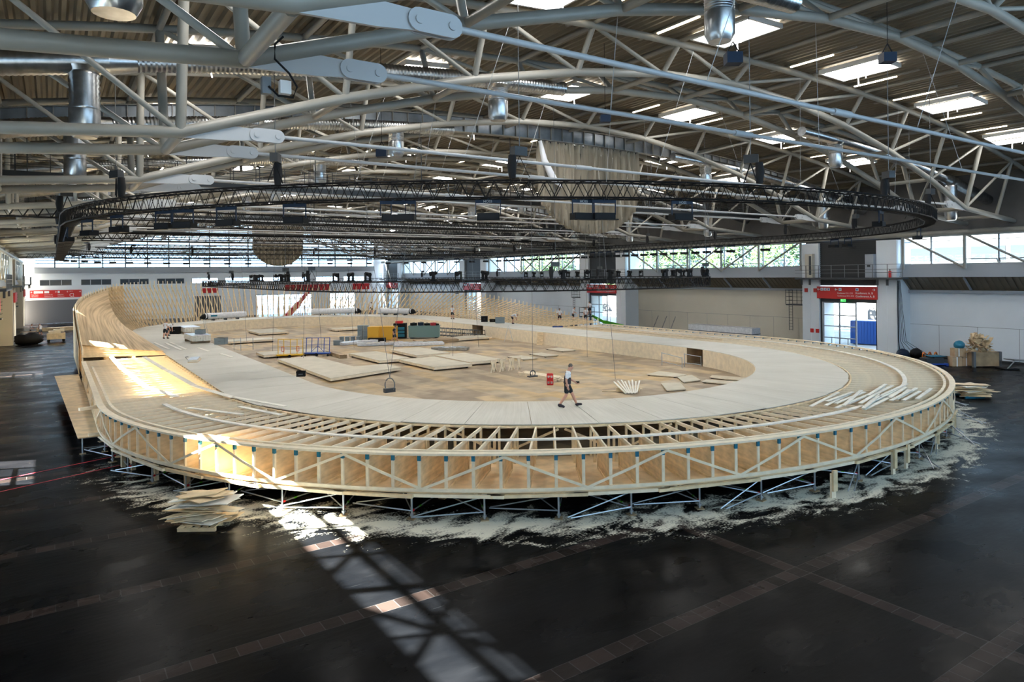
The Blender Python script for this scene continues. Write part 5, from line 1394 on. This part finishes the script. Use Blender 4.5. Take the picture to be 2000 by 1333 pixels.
for i in range(24):
    g = i % 2; cx_, cy_ = ((29.3, 16.6), (32.6, 16.4))[g]; a = .27 + rnd.uniform(-.09, .09); L = rnd.uniform(3.0, 4.6)
    v = (i // 2 - 5.5) * .16; x = cx_ + rnd.uniform(-.9, .9) - v * math.sin(.27); y = cy_ + v
    loose('loose whitish board on the near right of the track, %s in the spread' % nth(i), (x - L / 2 * math.cos(a), y - L / 2 * math.sin(a)), (x + L / 2 * math.cos(a), y + L / 2 * math.sin(a)), .15, 'board', 'loose boards on the near right', ZT + .03 + .032 * (i % 3))
# offcut piles on pallets
def offcuts(lab, loc, rz, n, seed, pallet, size=1.2):
    t = thing('offcut_pile', lab, 'pile of boards', loc, rz); rn = random.Random(seed)
    pb = MB()
    for y in (-.5, 0, .5): pb.box(-.6, .6, y - .05, y + .05, 0, .11)
    for x in (-.5, -.25, 0, .25, .5): pb.box(x - .08, x + .08, -.6, .6, .11, .14)
    obj('pallet', pb, pallet, t); z = .15
    for i in range(n):
        L, W = rn.uniform(.9, 1.9) * size, rn.uniform(.2, .75) * size; a = rn.uniform(-.5, .5); x, y = rn.uniform(-.35, .35), rn.uniform(-.25, .25)
        c = [(-L / 2, -W / 2), (L / 2 - rn.uniform(0, .4), -W / 2), (L / 2, W / 2), (-L / 2 + rn.uniform(0, .5), W / 2)]
        b = MB().prism(c, 0, .025).xf(Matrix.Translation((x, y, z)) @ Matrix.Rotation(a, 4, 'Z') @ Matrix.Rotation(rn.uniform(-.06, .06), 4, 'Y') @ Matrix.Rotation(rn.uniform(-.05, .05), 4, 'X'))
        obj('offcut_sheet', b, rn.choice(['ply', 'board', 'pine_pale', 'ply', 'pine']), t); z += .036
    return t
offcuts('heap of plywood offcuts on a pallet on the dark floor at near left', (4.0, 23.9, 0), YAW, 26, 5, 'pine', 1.15)
offcuts('heap of plywood offcuts on a blue pallet beyond the right end of the track', (47.4, 19.4, 0), YAW, 18, 8, 'teal', 1.6)
# by the right wall
t = put('waste_box', 'timber waste box heaped with splintered boards by the right wall', 'waste box', (63.2, 25.0, 0), YAW, (('box_body', MB().box(-1.1, 1.1, -.8, .8, .08, 1.2), 'ply_dark'), ('corner_post', MB().box(-1.15, -.95, -.85, -.6, 0, 1.25), 'grey'), ('corner_post', MB().box(.95, 1.15, -.85, -.6, 0, 1.25), 'grey')))
rn = random.Random(2)
for i in range(85):
    z = 1.15 + rn.random() ** 1.2 * 1.35; sp = 1.2 - (z - 1.2) * .6; c = Vector((rn.uniform(-sp, sp) - (z - 1.2) * .2, rn.uniform(-.5, .5), z)); L = rn.uniform(.4, 1.1)
    d = Vector((rn.uniform(-1, 1), rn.uniform(-.5, .5), rn.uniform(-.5, .7))).normalized() * L / 2
    obj('broken_board', MB().beam(c - d, c + d, rn.uniform(.1, .35), .03), rn.choice(['ply', 'pine', 'ply_dark', 'card']), t)
for i, (x, y, z, s) in enumerate(((61.7, 26.3, 0, .8), (62.4, 25.9, 0, .7), (63.1, 25.5, 0, .7), (61.8, 26.2, .8, .7), (62.5, 25.9, .7, .75))):
    put('cardboard_box', 'brown cardboard box by the right wall, %s' % ('bottom left', 'bottom middle', 'bottom right', 'top left', 'top right')[i], 'box', (x, y, z), YAW, (('carton', MB().box(-s / 2, s / 2, -.3, .3, 0, s * .95), 'card'), ('white_tape', MB().box(-.05, .05, -.305, .305, 0, s * .952), 'white')), 'cardboard boxes by the right wall')
def lump(name, lab, cat, loc, r, m, sc=(1, 1, .6), seed=0):
    b = MB(); rn = random.Random(seed); b.sphere((0, 0, 0), r, 14, 9, sc)
    b.v = [(x * (1 + .15 * math.sin(5 * y + seed + 7 * z)), y * (1 + .15 * math.sin(6 * x + seed)), max(-r * sc[2] * .8, z * (1 + .2 * math.sin(4 * x + 3 * y)))) for x, y, z in b.v]
    b.xf(Matrix.Translation(Vector(loc) + Vector((0, 0, r * sc[2] * .8)))); return single(name, b, m, lab, cat, None, True)
lump('plastic_bag', 'blue plastic bag on top of the cardboard boxes', 'bag', (62.1, 26.1, 1.42), .5, 'teal', (1, .8, .7), 3)
lump('rubbish_bag', 'left black rubbish bag under the cables by the right wall', 'bag', (63.4, 31.3, 0), .65, 'navy', (1, .8, .7), 1)
lump('rubbish_bag', 'right black rubbish bag under the cables by the right wall', 'bag', (64.4, 30.6, 0), .6, 'black', (1, .8, .8), 2)
for i in range(3):
    b = MB(); n = 20; pts = [(.32 * math.cos(2 * PI * k / n), 0, .36 + .32 * math.sin(2 * PI * k / n)) for k in range(n)]
    b.path(pts, .055, 6, True).xf(Matrix.Translation((63.6 + i * .42, 29.6 - i * .3, 0)) @ Matrix.Rotation(YAW + .7, 4, 'Z'))
    single('cable_coil', b, 'orange', 'orange cable coil standing by the right wall, %s from the left' % nth(i), 'cable', 'orange cable coils', True)
put('pallet_stack', 'low blue pallet load with dark clutter left of the cardboard boxes', 'pallet', (60.9, 27.6, 0), YAW, (('pallet', MB().box(-.9, .9, -.6, .6, .08, .2).box(-.9, -.7, -.6, .6, 0, .08).box(.7, .9, -.6, .6, 0, .08), 'blue'), ('load', MB().box(-.85, .6, -.5, .5, .2, .6).box(-.2, .5, -.45, .45, .6, .75), 'dkgrey'), ('blue_cover', MB().box(-.5, .7, -.55, .4, .75, .8), 'teal')))
put('folded_platform', 'grey tilted metal platform lying by the right wall at the picture edge', 'platform', (64.2, 22.0, 0), YAW, (('plate', MB().beam((-1.6, 0, .75), (1.4, 0, .5), 1.2, .06), 'grey'), ('leg', MB().beam((-1.4, -.4, .7), (-2.0, -.4, .1), .06, .06), 'alu'), ('foot', MB().box(-2.3, -1.2, -.6, .6, 0, .1), 'black'), ('foot', MB().box(.6, 1.4, -.6, .6, 0, .46), 'grey')))
# cables down the gate pillar
for i in range(5):
    b = MB(); y0 = 32.0 - .05 * i; b.path([(64.1, y0, 7.0), (64.08, y0 - .06 * i, 4.0), (64.1, y0 - .12 * i, 1.5), (64.3 + .1 * i, y0 - .5 * i, .4), (64.2, y0 - 1.1 * i - .3, .04)], .045 if i == 0 else .02, 6)
    single('hanging_cable', b, 'black', 'dark cable running down the right gate pillar, %s from its corner' % nth(i), 'cable', 'cables down the gate pillar')
b = put('fire_extinguisher', 'red fire extinguisher on the balcony of the nearest visible right gate', 'extinguisher', (63.9, 32.6, 7.28), 0, (('cylinder', MB().tube((0, 0, 0), (0, 0, .6), .12, 12), 'crate', True), ('valve', MB().tube((0, 0, .6), (0, 0, .75), .04, 8), 'black', True)))
put('control_cabinet', 'pale grey control cabinet on the balcony over the right gate', 'cabinet', (63.9, 34.4, 7.28), 0, (('cabinet_body', MB().box(-.2, .25, -.4, .4, 0, 2.2), 'fascia'), ('panel', MB().box(-.22, -.2, -.1, .2, 1.0, 1.2), 'dkgrey')))
put('control_cabinet', 'tall perforated speaker cabinet on the left of the right gate balcony', 'cabinet', (63.9, 40.6, 7.28), 0, (('cabinet_body', MB().box(-.2, .25, -.4, .4, 0, 2.4), 'wallcream'), ('panel', MB().box(-.22, -.2, -.3, -.05, .3, 2.2), 'dkgrey')))
for i, (y, z) in enumerate(((40.2, 6.0), (41.2, 6.0), (40.0, 1.9), (40.6, 1.9))):
    single('fire_sign', MB().box(64.15, 64.19, y - .18, y + .18, z - .2, z + .2), 'red', 'small square red fire sign on the left pillar of the right gate, %s' % nth(i), 'sign', 'red fire signs on the gate pillar')
put('wrapped_pallet', 'long white wrapped stack standing against the right wall beyond the track', 'stack', (62.6, 50.5, 0), PI / 2, (('wrapped_load', MB().box(-4.4, 4.4, -.7, .7, .2, 1.9), 'wrap'), ('bearer', MB().box(-4, 4, -.6, .6, 0, .2), 'dkgrey'), ('black_strap', MB().box(-4.42, 4.42, -.72, .72, 1.2, 1.26), 'black')))
for i in range(3): single('leaning_pole', MB().beam((64.5, 63.5 - i * 1.5, .03), (66.3, 63.9 - i * 1.5, 2.3), .06, .06), 'grey', 'thin pole leaning on the right wall beyond the track, %s' % nth(i), 'pole', 'poles leaning on the wall')
# lifts
def boom(lab, base, tip, m, rz, th=1.0):
    t = thing('boom_lift', lab, 'lift', base, 0); tip = Vector(tip) - Vector(base); d = Vector((tip.x, tip.y, 0)).normalized()
    b = MB().cb((0, 0, .75), (2.6, 1.8, .7), rz); obj('chassis', b, 'dkgrey', t)
    obj('boom_arm', MB().beam((0, 0, 1.2), tuple(tip * .62 + Vector((0, 0, .2))), .38 * th, .42 * th), m, t)
    obj('boom_tip', MB().beam(tuple(tip * .58 + Vector((0, 0, .2))), tuple(tip), .24 * th, .28 * th), m, t)
    for x, y in ((-1, -.9), (1, -.9), (-1, .9), (1, .9)):
        c = Matrix.Rotation(rz, 3, 'Z') @ Vector((x, y, .4)); c2 = Matrix.Rotation(rz, 3, 'Z') @ Vector((x, y * .75, .4)); obj('wheel', MB().tube(c, c2, .4, 14), 'black', t, True)
    k = MB(); c = tip + d * .9
    for x in (-.8, .8):
        for y in (-.45, .45): k.beam((c.x + x, c.y + y, c.z), (c.x + x, c.y + y, c.z + 1.1), .05, .05)
    for z in (.0, .5, 1.1):
        for y in (-.45, .45): k.beam((c.x - .8, c.y + y, c.z + z), (c.x + .8, c.y + y, c.z + z), .05, .05)
        for x in (-.8, .8): k.beam((c.x + x, c.y - .45, c.z + z), (c.x + x, c.y + .45, c.z + z), .05, .05)
    k.box(c.x - .8, c.x + .8, c.y - .45, c.y + .45, c.z - .08, c.z); obj('platform_cage', k, 'dkgrey', t)
boom('lime green boom lift with people by the second right gate', (60.2, 64.2, 0), (55.0, 64.0, 2.75), 'green', .1)
boom('red boom lift standing behind the far timber lattice', (31.0, 112, 0), (35.0, 112, 5.6), 'redarm', .1, 1.9)
# left floor
t = put('offcut_cart', 'small wooden cart heaped with offcuts on the floor at far left', 'cart', (.4, 106.0, 0), 0, (('cart_box', MB().box(-1, 1, -.6, .6, .35, 1.1), 'pine'), ('heap', MB().box(-.8, .5, -.5, .5, 1.1, 1.4).box(-.3, .9, -.4, .4, 1.3, 1.6), 'pine_pale')))
for x, y in ((-.8, -.5), (.8, -.5), (-.8, .5), (.8, .5)): obj('wheel', MB().tube((x, y, .17), (x, y + .08, .17), .17, 10), 'black', t, True)
lump('rubbish_heap', 'heap of black bags and sheets on the floor at far left', 'heap', (-2.4, 104.0, 0), 1.1, 'black', (1.4, .8, .7), 5)
put('wooden_crate', 'brown wooden crate near the two people at left', 'crate', (.2, 119.0, 0), 0, (('crate_box', MB().box(-.7, .7, -.5, .5, .0, 1.0), 'ply_dark'), ('lid', MB().box(-.75, .75, -.55, .55, 1.0, 1.06), 'ply')))
single('long_timber', MB().box(-2, 9, 128, 129.2, 0, .55), 'ply', 'long low timber stack lying before the grey shutter at far left', 'timber stack')
put('work_table', 'dark bench with clutter beside the two people at left', 'bench', (-2.8, 116.6, 0), 0, (('table_top', MB().box(-.9, .9, -.4, .4, .75, .82), 'ply_dark'), ('leg', MB().box(-.85, -.75, -.3, .3, 0, .75), 'dkgrey'), ('leg', MB().box(.75, .85, -.3, .3, 0, .75), 'dkgrey')))
# rigging wires with slings hanging over the track
t = thing('lifting_sling', 'grey steel lifting sling with hook standing on the near left deck', 'sling', (16.6, 37.6, ZP)) if False else thing('lifting_sling', 'grey looped lifting sling hanging just above the near left deck', 'sling', (13.9, 31.6, ZT))
n = 18; obj('ring', MB().path([(.24 * math.cos(2 * PI * k / n) * .83, -.24 * math.cos(2 * PI * k / n) * .56, .36 + .34 * math.sin(2 * PI * k / n)) for k in range(n)], .03, 6, True), 'grey', t, True)
obj('hook_block', MB().box(-.3, .25, -.12, .12, 0, .2), 'dkgrey', t)
for a in ((-.9, 2.5), (1.6, -1.0)): obj('wire', MB().tube((0, 0, .7), (a[0], a[1], 14.8), .012, 5), 'grey', t)
for i, (x, y, z0) in enumerate(((26.1, 36.4, ZP + .3), (30.8, 33.6, ZP), (17.2, 56.5, ZP + .3), (20.6, 62.0, ZP), (27.4, 49.5, ZP + .33), (24.4, 63.9, ZP), (17.2, 66, ZP), (34.2, 56.6, ZP), (37.2, 44, ZP), (16.6, 73.5, ZP))):
    t = thing('rigging_wire', 'thin grey rigging wire hanging over the infield, %s listed from the front' % nth(i), 'wire', (x, y, z0), 0, 'rigging wires over the infield')
    obj('wire', MB().tube((0, 0, .02), (.6 * (-1) ** i, .8, 14.8 - z0), .014, 5), 'grey', t)
    if i == 0: obj('shackle', MB().path([(.2 * math.cos(2 * PI * k / 12), 0, .22 + .2 * math.sin(2 * PI * k / 12)) for k in range(12)], .035, 6, True).box(-.35, .3, -.15, .15, 0, .08), 'dkgrey', t, True)
# black speakers hung in the roof
for i, (x, y, z) in enumerate(((17.5, 13.6, 14.4), (22.0, 24.5, 15.2), (25.5, 13.0, 15.6), (41.0, 37.5, 15.3), (12.5, 29.0, 13.4), (50.5, 46, 13.4))):
    put('hanging_speaker', 'small black loudspeaker hanging from the roof, %s from the camera' % nth(i), 'speaker', (x, y, z), YAW, (('speaker_box', MB().box(-.24, .24, -.2, .2, 0, .34), 'navy'), ('bracket', MB().beam((-.2, 0, .34), (0, 0, .7), .03, .03).beam((.2, 0, .34), (0, 0, .7), .03, .03).tube((0, 0, .7), (0, 0, zu(x) + .3 - z), .012, 5), 'black')), 'loudspeakers hanging from the roof')
# junction box with looped cable on the nearest truss
t = thing('junction_box', 'white junction box with looped black cable under the big tube at top left', 'junction box', (4.1, 14.75, 11.9))
obj('box', MB().box(-.05, .18, -.08, .08, 0, .28), 'white', t); obj('box', MB().box(-.42, -.24, -.08, .08, -.05, .3), 'grey', t)
obj('looped_cable', MB().path([(-.02, -.22, 1.15), (-.2, -.25, .95), (-.2, -.22, .65), (.1, -.2, .4), (.28, -.15, .15), (.2, -.12, -.08), (-.1, -.1, -.08), (-.3, -.1, .1)], .024, 8), 'black', t, True)
b = MB(); b.tube((-4.35, -8, 9.72), (-4.35, 68, 9.72), .13, 8); trim(b, 'steel', True)  # added out-of-view pipe whose shadow splits the sun stripe on the floor
trim(MB().box(-4.75, -4.6, -8, 68, 8.42, 9.0), 'fascia'); trim(MB().box(-4.75, -4.6, -8, 68, 10.5, 10.95), 'fascia')  # added out-of-view blockers at left sill and head, narrowing the sun stripe
